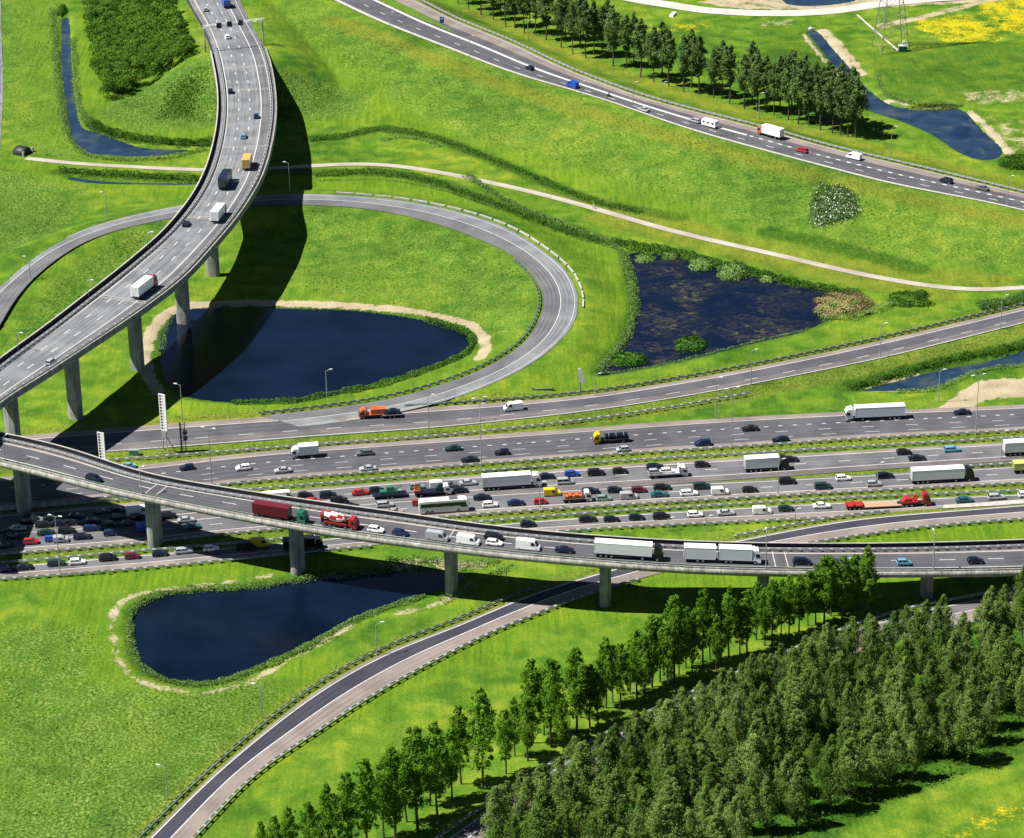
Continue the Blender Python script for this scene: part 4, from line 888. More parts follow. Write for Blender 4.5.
def coach():
    r = empty('coach'); L = 12.8; h = L/2; b = MB()
    b.prism([(-h, .45), (-h, 3.3), (-h+.35, 3.6), (h-.9, 3.6), (h-.35, 3.35), (h, 1.3), (h, .4)], -1.25, 1.25, 0, .12); b.build('body', vpaint('white'), r)
    for s_ in (-1, 1):
        m = MB(); y0, y1 = sorted((s_*1.12, s_*1.262)); 
        zz = [(-h+.3, 1.95), (-h+.45, 2.95), (h-.75, 2.95), (h-.35, 1.5), (h-1.7, 1.5), (h-2.2, 1.95)]; m.prism(zz, y0, y1); m.build('side_window', GLASS, r)
    m = MB(); m.prism([(h-.02, 1.35), (h+.03, 1.35), (h-.28, 3.2), (h-.45, 3.2)], -1.1, 1.1); m.build('windscreen', GLASS, r)
    m = MB(); m.box(1.4, 3.8, -.9, .9, 3.58, 3.78, 0, .9, .9); m.build('air_conditioning_unit', vpaint('grey'), r)
    m = MB(); m.tube((h-.4, -1.1, 3.1), (h+.25, -1.35, 2.7), .05); m.box(h+.1, h+.3, -1.5, -1.3, 2.2, 2.75); m.build('mirror', DARKM, r)
    big_wheels(r, (-h+3.3, -h+2.1, h-2.6), 2.5, .5); return r
def flat_lorry(cabc, L=8.5, bedc='grey', Hh=2.9):
    r = empty('flatbed_lorry'); h = L/2; cab(r, h, cabc, Hh, 1.9, 2.4, False); chassis(r, -h+.1, h-.8)
    m = MB(); m.box(-h, h-2.05, -1.25, 1.25, 1.05, 1.22); m.box(h-2.2, h-2.08, -1.25, 1.25, 1.2, 2.2); m.build('flat_bed', vpaint(bedc), r)
    big_wheels(r, (-h+1.7, h-1.2), 2.4, .46); return r
def transporter():
    r = empty('car_transporter'); L = 10.4; h = L/2; cab(r, h, 'white', 2.9, 1.9, 2.4, False); chassis(r, -h+.1, h-.8)
    m = MB(); m.box(-h, h-2.1, -1.25, 1.25, 1.0, 1.15); m.box(-h, h-2.1, -1.27, -1.15, 1.1, 1.45); m.box(-h, h-2.1, 1.15, 1.27, 1.1, 1.45); m.build('loading_deck', vpaint('white'), r)
    m = MB(); m.box(h-2.5, h-2.1, -1.2, 1.2, 1.1, 3.2); m.build('headboard', vpaint('white'), r); big_wheels(r, (-h+1.8, h-1.2), 2.4, .46); return r
def low_loader():
    r = empty('low_loader_lorry'); L = 22.0; h = L/2; cab(r, h, 'red', 3.4, 2.1, 2.45); chassis(r, h-8.6, h-1.0, .8, 1.0)
    m = MB(); m.box(h-7.4, h-3.2, -1.2, 1.2, 1.1, 1.5); m.prism([(h-7.6, 1.4), (h-6.6, 2.3), (h-5.2, 2.3), (h-4.6, 1.5)], -1.0, 1.0); m.tube((h-4.4, .6, 1.5), (h-3.6, .6, 3.0), .25); m.tube((h-4.4, -.6, 1.5), (h-3.4, -.6, 2.7), .2); m.build('gooseneck', vpaint('red'), r)
    m = MB(); m.box(-h+4.2, h-7.4, -1.35, 1.35, .55, .8); m.build('low_deck', mat('deck_planks', (.42, .27, .17), .9, noise=.3, nscale=3), r)
    m = MB(); m.box(-h, -h+4.3, -1.3, 1.3, 1.0, 1.3); m.box(-h-.1, -h+.1, -1.3, 1.3, .7, 1.7); m.box(-h+4.1, -h+4.3, -1.3, 1.3, .6, 1.6); m.box(-h+1.6, -h+2.2, -1.3, 1.3, 1.2, 1.7); m.build('rear_bogie', vpaint('red'), r)
    big_wheels(r, (-h+.9, -h+2.1, -h+3.3), 2.6, .42); big_wheels(r, (h-1.4, h-5.0, h-6.3, h-7.4), 2.5, .5); return r
def caravan():
    r = empty('caravan'); L = 6.0; h = L/2; b = MB(); b.prism([(-h, .5), (-h-.1, 1.6), (-h+.25, 2.5), (h-.3, 2.55), (h-.02, 1.7), (h-.15, .5)], -1.12, 1.12, 0, .08); b.build('body', vpaint('white'), r)
    for s_ in (-1, 1):
        m = MB(); y0, y1 = sorted((s_*1.0, s_*1.135)); m.box(-h+.6, -h+1.6, y0, y1, 1.4, 2.0); m.box(-.4, .5, y0, y1, 1.4, 2.0); m.box(h-1.5, h-.6, y0, y1, 1.4, 2.0); m.build('side_window', GLASS, r)
    m = MB(); m.tube((h-.1, 0, .5), (h+1.1, 0, .45), .06); m.build('towbar', DARKM, r); body, glass, wheel, _, _ = car_meshes('suv')
    for y in (-1.0, 1.0): q = link('wheel', wheel, r); q.location = (0, y, .32)
    return r
def flat_trailer(name='flatbed_trailer', L=7.5, c='grey'):
    r = empty(name); h = L/2; m = MB(); m.box(-h, h, -1.2, 1.2, .85, 1.05); m.tube((h, 0, .8), (h+1.6, 0, .7), .08); m.build('bed', vpaint(c), r); big_wheels(r, (-.6, .6), 2.4, .38); return r
def motorcycle():
    r = empty('motorcycle'); m = MB(); m.prism([(-.8, .75), (-.3, .85), (.2, .95), (.6, .8), (.5, .45), (-.4, .4)], -.18, .18); m.build('frame', vpaint('black'), r)
    m = MB(); m.cyl((.72, 0, .32), .32, .14, 'y', 14); m.build('wheel', TYRE, r); m = MB(); m.cyl((-.7, 0, .32), .32, .18, 'y', 14); m.build('wheel', TYRE, r)
    return r
def rider():
    m = MB()
    def ringz(z, x, rx, ry, n=10): return [(x+rx*math.cos(2*math.pi*i/n), ry*math.sin(2*math.pi*i/n), z) for i in range(n)]
    m.loft([ringz(.85, -.15, .16, .20), ringz(1.05, -.10, .15, .19), ringz(1.3, .02, .14, .23), ringz(1.42, .08, .09, .16), ringz(1.47, .10, .06, .06)])
    m.loft([ringz(1.46, .12, .07, .07), ringz(1.55, .14, .13, .12), ringz(1.66, .14, .13, .12), ringz(1.74, .13, .07, .07)])
    for s_ in (-1, 1):
        m.tube((.05, s_*.22, 1.36), (.25, s_*.30, 1.10), .06, .05); m.tube((.25, s_*.30, 1.10), (.5, s_*.26, 1.02), .05, .04)
        m.tube((-.15, s_*.14, .88), (.2, s_*.24, .72), .09, .07); m.tube((.2, s_*.24, .72), (-.05, s_*.22, .38), .07, .05)
    return tag(m.build('person', mat('riding_leathers', (.015, .015, .02), .5)), 'rider in black leathers and helmet on the motorcycle of the dual carriageway', 'person')

ROADS = {'H0': HB and H0, 'LOOP': LOOP, 'H1': H1, 'H2': H2, 'H3': H3, 'H4': H4, 'HB': HB, 'RB': RB, 'H7': H7, 'H6': H6}
DIRN = {'H0': -1, 'H1': -1, 'H2': 1, 'H3': 1, 'H4': 1, 'HB': -1, 'RB': 1, 'H7': -1, 'H6': 1}
RNAME = {'H0': 'the upper slip road', 'H1': 'the free-flowing westbound motorway', 'H2': 'the upper lanes of the eastbound jam', 'H3': 'the lower lanes of the eastbound jam', 'H4': 'the parallel road below the jam',
         'HB': 'the high curved viaduct', 'RB': 'the long viaduct', 'H7': 'the far dual carriageway', 'H6': 'the plantation road'}
def place(r, road, px, py, hh, back=0):
    Rd = ROADS[road]; z = .35
    for _ in range(4):
        p = unp(px, py, z+hh/2); k = int(((Rd.C[:, :2]-p[:2])**2).sum(1).argmin()); z = Rd.C[k, 2]
    t_ = Rd.T[k]*DIRN[road]; r.location = (p[0]-t_[0]*back, p[1]-t_[1]*back, z+.035)
    r.rotation_euler = (0, -math.atan(t_[2]), math.atan2(t_[1], t_[0])); return r
CARS = [  # road, x, y, kind, colour
 ('H3', 28.8, 520, 'suv', 'navy'), ('H3', 17.8, 527.6, 'saloon', 'silver'), ('H3', 13.7, 535.6, 'hatchback', 'black'), ('H3', 31, 541, 'hatchback', 'red'), ('H3', 46, 532, 'saloon', 'dark green'),
 ('H3', 44, 524, 'estate', 'black'), ('H3', 51.5, 538.4, 'small car', 'blue'), ('H3', 66.6, 530, 'suv', 'black'), ('H3', 82.3, 536, 'estate', 'navy'), ('H2', 74.8, 515.3, 'saloon', 'black'),
 ('H2', 71.4, 522, 'hatchback', 'black'), ('H3', 92, 520, 'saloon', 'navy'), ('H3', 92, 527.6, 'estate', 'dark blue'), ('H2', 100.9, 510.8, 'hatchback', 'dark blue'), ('H3', 111.2, 532.4, 'hatchback', 'dark blue'),
 ('H2', 137.5, 517, 'estate', 'navy'), ('H2', 167.5, 515, 'suv', 'black'), ('H3', 186.3, 519.4, 'saloon', 'silver'), ('H3', 191.8, 526, 'saloon', 'teal'),
 ('H2', 305.3, 494.8, 'hatchback', 'black'), ('H2', 328, 494.5, 'suv', 'navy'), ('H2', 339, 499.5, 'suv', 'black'), ('H2', 360.2, 492, 'saloon', 'red'), ('H2', 313, 500.5, 'hatchback', 'red'),
 ('H3', 350.6, 506, 'estate', 'black'), ('H3', 368.4, 511.5, 'saloon', 'silver'), ('H3', 385, 504, 'estate', 'silver'), ('H3', 394.5, 511, 'saloon', 'beige'), ('H2', 376.7, 489.7, 'hatchback', 'navy'),
 ('H2', 416.8, 485.8, 'hatchback', 'pale green'), ('H2', 449, 484.3, 'saloon', 'grey'), ('H2', 468.2, 482.2, 'saloon', 'silver'), ('H2', 460.3, 489.7, 'hatchback', 'black'),
 ('H3', 482, 496.8, 'saloon', 'navy'), ('H3', 490, 504, 'hatchback', 'white'), ('H3', 516, 502.4, 'saloon', 'dark blue'), ('H3', 418.8, 502.3, 'small car', 'red'),
 ('H2', 546, 475.8, 'saloon', 'navy'), ('H2', 572, 473.3, 'hatchback', 'blue'), ('H2', 565.2, 480.8, 'mpv', 'silver'), ('H2', 596, 471.9, 'suv', 'black'), ('H2', 620, 470.5, 'hatchback', 'black'),
 ('H3', 540.5, 501, 'small car', 'red'), ('H3', 590.6, 490.6, 'estate', 'navy'), ('H3', 603.9, 497.8, 'hatchback', 'pale green'), ('H3', 615, 489.5, 'hatchback', 'navy'), ('H3', 639, 489.3, 'hatchback', 'maroon'),
 ('H3', 662.3, 486.8, 'estate', 'black'), ('H3', 659.5, 493.7, 'saloon', 'teal'), ('H3', 689, 492.5, 'estate', 'white'), ('H3', 702, 485.4, 'suv', 'dark green'), ('H3', 750, 489.3, 'hatchback', 'black'),
 ('H2', 655, 466.2, 'estate', 'navy'), ('H2', 702, 464, 'hatchback', 'black'), ('H2', 790, 458.9, 'saloon', 'black'), ('H2', 904, 451.5, 'hatchback', 'black'), ('H2', 917, 457.5, 'saloon', 'navy'), ('H2', 952, 448.7, 'estate', 'light blue'),
 ('H3', 787.5, 480.4, 'suv', 'black'), ('H3', 823, 485.5, 'suv', 'dark green'), ('H3', 843.3, 477.5, 'hatchback', 'white'), ('H3', 885, 475.1, 'estate', 'navy'), ('H3', 874, 483.2, 'hatchback', 'silver'),
 ('H2', 118, 516.5, 'hatchback', 'black'), ('H3', 60, 522.5, 'hatchback', 'navy'), ('H2', 52, 517.5, 'saloon', 'black'), ('H3', 110, 523.5, 'hatchback', 'black'), ('H3', 128, 522.5, 'saloon', 'navy'), ('H2', 118, 509.5, 'hatchback', 'dark blue'), ('H3', 4, 530, 'hatchback', 'navy'), ('H3', 5, 545, 'saloon', 'black'), ('H2', 30, 517, 'hatchback', 'black'), ('H4', 5, 568, 'hatchback', 'dark blue'),
 ('H4', 24, 566.5, 'saloon', 'navy'), ('H4', 56.3, 562.5, 'estate', 'dark green'), ('H4', 77.5, 561.2, 'hatchback', 'white'), ('H4', 107.7, 557, 'suv', 'black'), ('H4', 132.4, 555.6, 'hatchback', 'maroon'),
 ('H4', 160, 553, 'hatchback', 'navy'), ('H4', 184, 550.3, 'estate', 'silver'), ('H4', 211, 548, 'hatchback', 'white'), ('H4', 468, 526, 'hatchback', 'white'), ('H4', 528, 523.6, 'hatchback', 'navy'),
 ('H4', 587.8, 518.7, 'estate', 'black'), ('H4', 611.4, 518.8, 'hatchback', 'navy'), ('H4', 636.5, 516.8, 'hatchback', 'navy'), ('H4', 661.6, 515.7, 'suv', 'black'), ('H4', 695.2, 513.8, 'hatchback', 'white'), ('H4', 726, 512.2, 'saloon', 'silver'),
 ('H4', 786, 508, 'hatchback', 'dark green'), ('H4', 821.8, 505.2, 'saloon', 'white'), ('H4', 964.3, 499.4, 'saloon', 'teal'), ('H4', 996.5, 496.3, 'estate', 'silver'), ('H4', 1026, 494, 'hatchback', 'white'),
 ('H1', 187, 467, 'hatchback', 'navy'), ('H1', 243.2, 467.2, 'hatchback', 'white'), ('H1', 127.3, 465.6, 'saloon', 'light blue'), ('H1', 282.6, 469.8, 'saloon', 'silver'), ('H1', 364.6, 452.3, 'estate', 'grey'), ('H1', 367.7, 468, 'saloon', 'silver'),
 ('H1', 453, 447.8, 'saloon', 'dark green'), ('H1', 469.6, 459, 'saloon', 'navy'), ('H1', 501.9, 451.8, 'hatchback', 'navy'), ('H1', 622.8, 448.8, 'small car', 'silver'), ('H1', 750, 428, 'saloon', 'black'), ('H1', 702.7, 442.4, 'mpv', 'dark blue'), ('H1', 780.6, 439.2, 'estate', 'navy'), ('H1', 962, 411.7, 'saloon', 'navy'),
 ('RB', 94, 478, 'suv', 'navy'), ('RB', 376, 529, 'hatchback', 'white'), ('RB', 400.3, 532.3, 'hatchback', 'dark blue'), ('RB', 493.6, 535.9, 'suv', 'black'), ('RB', 494.3, 542.2, 'hatchback', 'white'), ('RB', 564.5, 549.3, 'saloon', 'navy'),
 ('RB', 802, 561, 'mpv', 'navy'), ('RB', 830.7, 560.8, 'hatchback', 'navy'), ('RB', 855, 561, 'small car', 'silver'), ('RB', 904, 561.8, 'small car', 'light blue'), ('RB', 975.3, 560, 'hatchback', 'navy'),
 ('HB', 205.2, 9, 'hatchback', 'silver'), ('HB', 227.3, 36.2, 'hatchback', 'white'), ('HB', 230.5, 91, 'hatchback', 'navy'), ('HB', 256.3, 116, 'hatchback', 'dark blue'), ('HB', 243.4, 135.6, 'estate', 'light blue'), ('HB', 186.4, 223.2, 'hatchback', 'navy'), ('HB', 51.3, 361, 'hatchback', 'silver'),
 ('H7', 529.5, 67.5, 'hatchback', 'navy'), ('H7', 643.5, 109, 'saloon', 'silver'), ('H7', 694.5, 120, 'estate', 'silver'), ('H7', 801.8, 149.7, 'estate', 'red'), ('H7', 946, 180, 'suv', 'navy'), ('H7', 982, 187.5, 'saloon', 'grey'),
 ('H6', 1015, 594, 'hatchback', 'silver'),
]
KN = {'hatchback': 'hatchback', 'saloon': 'saloon', 'estate': 'estate car', 'suv': 'SUV', 'mpv': 'people carrier', 'small car': 'small car'}
cnt = {}
for c_ in CARS: cnt.setdefault((c_[0], c_[4], c_[3]), []).append(c_[1])
GRP = {'H0': 'cars on the upper slip road', 'H1': 'cars on the westbound motorway', 'H2': 'cars queuing in the eastbound jam', 'H3': 'cars queuing in the eastbound jam', 'H4': 'cars on the parallel road', 'HB': 'cars on the curved viaduct', 'RB': 'cars on the long viaduct', 'H7': 'cars on the dual carriageway', 'H6': 'cars on the plantation road'}
for rd, x, y, kind, colr in CARS:
    key = (rd, colr, kind)
    if (kind, colr) in PROTO: r = copy_tree(PROTO[(kind, colr)])
    else: r = PROTO[(kind, colr)] = car(kind, colr)
    place(r, rd, x, y, SHAPES[kind][2])
    xs = sorted(cnt[key]); i = xs.index(x)
    if len(xs) == 1: lb = f'the only {colr} {KN[kind]} on {RNAME[rd]}'
    else: lb = f'{ordn(i)} {colr} {KN[kind]} from the left on {RNAME[rd]}'
    tag(r, lb, 'car', GRP[rd])
def veh(r, rd, x, y, hh, label, cat): place(r, rd, x, y, hh); return tag(r, label, cat)
veh(lorry_rigid('white', 'white', 7.4, 3.6, 3.0), 'H1', 304.5, 450.8, 3.6, 'white box lorry on the left of the westbound motorway', 'lorry')
veh(lorry_tanker(), 'H1', 611, 437.4, 2.8, 'lorry with yellow cab and dark cylindrical tank on the westbound motorway', 'lorry')
veh(lorry_semi('white', 'white', 16.6), 'H1', 874.5, 412.3, 4, 'all white articulated lorry on the westbound motorway near the creek', 'lorry')
veh(lorry_semi('white', 'white', 15.6), 'H2', 511.5, 480.7, 4, 'white articulated lorry with white cab in the jam, just behind a black saloon', 'lorry')
veh(transporter(), 'H2', 668, 472, 2.6, 'white breakdown lorry carrying two cars on its deck', 'lorry')
for x_, y_, k_, cc, lb in ((655.5, 471.5, 'hatchback', 'silver', 'silver hatchback riding at the rear of the white breakdown lorry'), (668, 470.6, 'hatchback', 'white', 'white hatchback riding behind the cab of the white breakdown lorry')):
    r = car(k_, cc); place(r, 'H2', x_, y_, 3.7); r.location.z += 1.15; tag(r, lb, 'car')
veh(lorry_semi('white', 'black', 11.8), 'H2', 766.5, 463, 4, 'white articulated lorry with dark cab in the upper jam lanes', 'lorry')
veh(lorry_semi('white', 'white', 16.4), 'H2', 1034, 446.5, 4, 'white lorry trailer cut off by the right picture edge in the jam', 'lorry')
veh(lorry_semi('white', 'black', 16.6), 'H3', 942.5, 474.5, 4, 'long white articulated lorry with black cab in the lower jam lanes', 'lorry')
veh(lorry_rigid('lime', 'white', 9.0, 3.0, 2.8), 'H3', 1030, 466.3, 3, 'yellow green box lorry cut off by the right picture edge', 'lorry')
veh(coach(), 'H3', 443.5, 505.2, 3.6, 'white touring coach with dark window band in the lower jam lanes', 'coach')
veh(low_loader(), 'H4', 888, 502.8, 2.2, 'long empty red low loader lorry on the parallel road', 'lorry')
veh(lorry_container(), 'RB', 280.5, 512.8, 4, 'lorry with green cab hauling a maroon container on the long viaduct', 'lorry')
veh(lorry_mixer(), 'RB', 339.5, 520, 3.6, 'red and white concrete mixer lorry on the long viaduct', 'lorry')
veh(lorry_semi('white', 'black', 16.6), 'RB', 628.5, 550, 4, 'white articulated lorry with black cab on the long viaduct', 'lorry')
veh(lorry_drawbar(), 'RB', 722, 554, 4, 'all white lorry with drawbar trailer on the long viaduct', 'lorry')
veh(lorry_rigid('ochre', 'maroon', 9.5, 3.8, 3.2), 'HB', 247.2, 161.5, 3.8, 'lorry with orange-yellow box and dark rear on the high curved viaduct', 'lorry')
veh(lorry_semi('navy', 'green', 12.5), 'HB', 225.2, 179.3, 4, 'dark blue lorry with green cab on the high curved viaduct', 'lorry')
veh(lorry_rigid('white', 'grey', 10.5, 3.9, 3.2), 'HB', 218.5, 212.5, 3.9, 'white box lorry on the high curved viaduct, behind the dark blue lorry', 'lorry')
veh(lorry_semi('white', 'red', 12.0), 'HB', 144.3, 286.3, 4, 'lorry with red cab and pale grey trailer on the high curved viaduct', 'lorry')
veh(lorry_rigid('blue', 'blue', 7.0, 3.2, 2.8), 'HB', 226, 2.5, 3.2, 'blue lorry at the top end of the high curved viaduct', 'lorry')
veh(lorry_rigid('white', 'orange', 9.8, 3.7, 3.1), 'H7', 770.3, 131.3, 3.7, 'lorry with orange cab and white box on the far dual carriageway', 'lorry')
veh(van('white', 5.4, 1.95, 2.1), 'H7', 854, 155.7, 2.1, 'white van on the far dual carriageway beyond the red car', 'van')
veh(van('blue', 4.9, 1.9, 2.2), 'H7', 572.5, 84, 2.2, 'blue van on the far dual carriageway', 'van')
veh(caravan(), 'H7', 710, 123.2, 2.5, 'white caravan towed along the far dual carriageway', 'caravan')
mo = veh(motorcycle(), 'H7', 609, 95.2, 1.2, 'black motorcycle with a rider on the far dual carriageway', 'motorcycle')
rd_ = rider(); rd_.location = mo.location; rd_.rotation_euler = mo.rotation_euler
veh(van('white', 5.3, 2.0, 2.3), 'H0', 513.2, 406.2, 2.3, 'white van on the upper slip road', 'van')
VANS = [('H3', 138, 510.8, 'white', 6.2, 2.5, 'white van half hidden by the second viaduct pier in the jam'), ('H3', 146.5, 526.5, 'blue', 5.2, 2.2, 'blue van in the viaduct shadow in the jam'), ('H2', 278.5, 496.6, 'white', 8.5, 3.0, 'long white van hidden below the viaduct parapet beside black cars'),
 ('H2', 438.5, 484.6, 'white', 4.6, 2.2, 'white van in the upper jam lanes behind the flatbed lorry'), ('H3', 552.2, 491.7, 'yellow', 4.5, 2.0, 'bright yellow van in the lower jam lanes'), ('H3', 629, 495.4, 'silver', 4.6, 1.9, 'pale silver van in the lower jam lanes'),
 ('H3', 720, 490.6, 'white', 4.6, 1.9, 'white van in the lower jam lanes ahead of a white estate'), ('H4', 762, 510, 'white', 4.8, 2.0, 'white van on the parallel road'), ('RB', 437, 535.6, 'silver', 5.6, 2.3, 'silver grey van on the long viaduct'),
 ('RB', 468.2, 539.4, 'white', 5.6, 2.3, 'white van on the long viaduct between a silver van and a black SUV'), ('RB', 528, 544.3, 'white', 5.9, 2.6, 'tall white van on the long viaduct left of a navy saloon'), ('H4', 246, 545.2, 'black', 5.0, 2.2, 'black van on the parallel road below the viaduct'), ('H3', 60.8, 538.6, 'silver', 3.9, 1.6, 'small silver blue van ahead of the blue car in the jam')]
for rd, x, y, cc, L_, h_, lb in VANS: veh(van(cc, L_, 1.95, h_, h_ < 2.1), rd, x, y, h_, lb, 'van')
veh(lorry_rigid('black', 'black', 10.0, 3.4, 3.0), 'H4', 303, 543.5, 3.4, 'black lorry on the parallel road half hidden behind the third viaduct pier', 'lorry')
veh(van('yellow', 5.0, 2.0, 2.4), 'H4', 260, 542.5, 2.4, 'yellow van on the parallel road in the viaduct shadow', 'van')
def bicycle():
    r = empty('bicycle')
    for x in (-.52, .52):
        m = MB(); n = 14
        for i_ in range(n):
            a, b_ = 2*math.pi*i_/n, 2*math.pi*(i_+1)/n; m.tube((x+.33*math.cos(a), 0, .35+.33*math.sin(a)), (x+.33*math.cos(b_), 0, .35+.33*math.sin(b_)), .03, n=4)
        m.build('wheel', TYRE, r)
    m = MB(); F_ = {'a': (-.52, 0, .35), 'b': (-.05, 0, .3), 'c': (-.15, 0, .85), 'd': (.35, 0, .8), 'e': (.52, 0, .35), 'f': (.32, 0, 1.0)}
    for p_, q_ in ('ab', 'ac', 'bc', 'bd', 'cd', 'de', 'df'): m.tube(F_[p_], F_[q_], .025, n=5)
    m.tube((.3, -.25, 1.02), (.3, .25, 1.02), .02, n=5); m.build('frame', vpaint('dark blue'), r); m = MB(); m.box(-.28, -.02, -.08, .08, .88, .94); m.build('saddle', DARKM, r); return r
bk = bicycle(); kk = int(np.argmin(np.abs(project(PATH)[:, 0]-593))); t_ = PATH[kk+1]-PATH[kk]; bk.location = (PATH[kk][0], PATH[kk][1], max(0, float(ground(PATH[kk][0], PATH[kk][1])))+.15); bk.rotation_euler = (0, 0, math.atan2(t_[1], t_[0])+math.pi)
tag(bk, 'bicycle ridden along the cycle path above the eastern pond', 'bicycle'); cy = rider(); cy.data.materials[0] = mat('pale_jacket', (.5, .5, .48), .8); cy.location = bk.location; cy.rotation_euler = bk.rotation_euler; tag(cy, 'cyclist in pale clothes riding the bicycle on the cycle path', 'person')

# lorries with loads
fl = veh(flat_lorry('white', 7.6), 'H3', 577, 497, 2.4, 'flatbed lorry with white cab carrying an orange load', 'lorry')
def onbed(fl, name, mb, m, dx, dz, label, cat):
    o = mb.build(name, m); o.location = fl.location+Vector((math.cos(fl.rotation_euler.z)*dx, math.sin(fl.rotation_euler.z)*dx, dz)); o.rotation_euler = fl.rotation_euler; return tag(o, label, cat)
m = MB()
for q in range(5):
    for y in (-.75, 0, .75): m.box(-2.3+q*.9, -1.5+q*.9, y-.33, y+.33, 0, .75+.25*((q+int(y > 0)) % 2))
onbed(fl, 'crate_load', m, vpaint('orange'), -.9, 1.23, 'orange crates on the bed of the white cab flatbed lorry', 'load')
fl = veh(flat_lorry('white', 9.6, 'navy', 2.7), 'H2', 432.5, 490.5, 2.4, 'dark flatbed lorry in the upper jam lane ahead of green machinery', 'lorry')
m = MB(); m.prism([(-.6, 0), (-.35, 2.4), (.05, 2.4), (.5, 0)], -.5, .5, 0, .3); m.box(-.7, 1.0, -.7, .7, 0, .5)
onbed(fl, 'loading_crane', m, vpaint('orange'), -4.2, 1.23, 'upright orange crane jib at the rear of the dark flatbed lorry', 'crane')
m = MB(); m.box(-.9, .9, -.6, .6, 0, .9); m.box(-.3, .4, -.4, .4, .9, 1.6); onbed(fl, 'machine', m, vpaint('dark green'), 1.8, 1.23, 'dark green machine behind the cab of the dark flatbed lorry', 'machine')
tr = veh(flat_trailer('flatbed_trailer', 9.0, 'navy'), 'H2', 389.5, 495.0, 1.2, 'flatbed trailer loaded with a green machine in the jam', 'trailer')
m = MB(); m.box(-2.5, 2.3, -.8, .8, 0, .9); m.prism([(-.8, .9), (-.6, 2.0), (.9, 2.0), (1.6, .9)], -.75, .75, 0, .1); m.tube((1.2, .3, .9), (3.2, .3, 1.9), .18); onbed(tr, 'green_machine', m, vpaint('green'), 0, 1.06, 'green wheeled machine on the flatbed trailer', 'machine')
fl = veh(flat_lorry('orange', 7.8, 'orange', 2.8), 'H0', 373, 412.8, 2.6, 'orange crane lorry on the upper slip road', 'lorry')
m = MB(); m.box(-2.6, 1.6, -1.1, 1.1, 0, 1.5); onbed(fl, 'skip', m, vpaint('orange'), -1.0, 1.23, 'orange skip on the orange lorry', 'skip')
m = MB(); m.tube((0, 0, 0), (0, 0, 1.9), .16); m.tube((0, 0, 1.9), (-2.6, 0, 2.2), .12); m.build('crane_arm', vpaint('orange'), fl).location = (1.75, 0, 1.2)
tr = veh(flat_trailer('car_trailer', 5.6, 'grey'), 'H0', 392, 415.0, 1.2, 'low trailer towed by the orange lorry', 'trailer')
r = car('saloon', 'navy'); place(r, 'H0', 392, 413.0, 2.9); r.location = tr.location+Vector((0, 0, 1.06)); tag(r, 'navy saloon riding on the trailer behind the orange lorry', 'car')

# ------------------------------------------------------------------ street furniture
LAMPM = mat('lamp_post_steel', (.36, .38, .38), .5, metal=.4)
LAMPH = mat('lamp_head', (.62, .63, .62), .5)
def lamp(base, top_h, arm, ang, name='lamp_post'):
    r = empty(name, tuple(base)); m = MB(); m.tube((0, 0, 0), (0, 0, top_h), .16, .09, 8); m.build('post', LAMPM, r)
    m = MB(); 
    arms = [arm] if arm < 100 else [arm-100, -(arm-100)]
    for a in arms: m.tube((0, 0, top_h-.05), (a*.9, 0, top_h+.35), .06, .05, 6)
    ob = m.build('arm', LAMPM, r)
    for a in arms: 
        m = MB(); m.prism([(a*.85, top_h+.22), (a*.85, top_h+.45), (a*.85+math.copysign(.9, a), top_h+.42), (a*.85+math.copysign(.95, a), top_h+.28)], -.18, .18); m.build('lamp_head', LAMPH, r)
    r.rotation_euler = (0, 0, ang); return r
LAMPS = [(168, 800, 35, 1.6), (262, 718, 34, 1.5), (377, 655, 32, 1.4), (506.6, 584, 17, 1.2), (429, 434, 38, 1.3), (327, 398, 27, 1.2), (182.6, 420, 35, 1.2), (290, 192, 28, 1.2), (30.5, 280, 22, 1.2), (107, 216, 22, 1.2),
 (595, 396, 21, 1.2), (716, 419, 40, 1.2), (751, 385, 34, 1.2), (880, 357, 32, 1.4), (1000.5, 329, 32, 1.4), (938.5, 402, 31, 1.2), (891, 157, 28, 1.3), (1007, 206, 28, 1.3), (719, 136, 14, 1.0), (633, 104, 20, 1.2), (581, 97, 14, 1.0), (470, 61, 23, 1.2), (390, 26, 12, 1),
 (458, 17, 18, 1.2), (528, 40, 18, 1.2), (662, 104, 20, 1.2), (759, 119, 24, 1.2), (795, 524, 14, .8), (540, 509, 26, 1.0), (480, 421, 16, .9), (668, 531, 12, .9), (706.5, 531, 14, .9),
 (212, 486, 58, 101.4), (481.5, 472, 74, 101.4), (731.5, 454.5, 66, 101.4), (975.7, 437.5, 62, 101.4), (60.5, 577, 62, 101.2), (1001, 459, 27, 1.2), (778, 495, 35, 1.2), (877.5, 480, 16, 1.0)]
lampl = sorted(LAMPS); gnm = {'low': [], 'tall': []}
for L_ in lampl: gnm['tall' if L_[3] > 100 else 'low'].append(L_)
for kind_, lst in gnm.items():
    for i, (x, y, hp, arm) in enumerate(lst):
        p = gpt(x, y); s = FPX/(np.dot(p-np.array([0, 0, CAMZ]), fwd)); hgt = hp/s/.92
        where = 'beside the top left grassland' if y < 230 and x < 330 else 'by the far dual carriageway' if y < 230 else 'in the pond and slip road area' if y < 425 else 'along the motorway lanes' if y < 582 else 'by the curving lower slip road'
        lb = (f'{ordn(i)} tall double-armed lamp post from the left beside the motorway lanes' if kind_ == 'tall' else f'{ordn(i)} single-armed lamp post from the left, {where}')
        tag(lamp(p, hgt, arm, .3 if x > 300 else 2.8), lb, 'lamp post', 'lamp posts beside the roads')
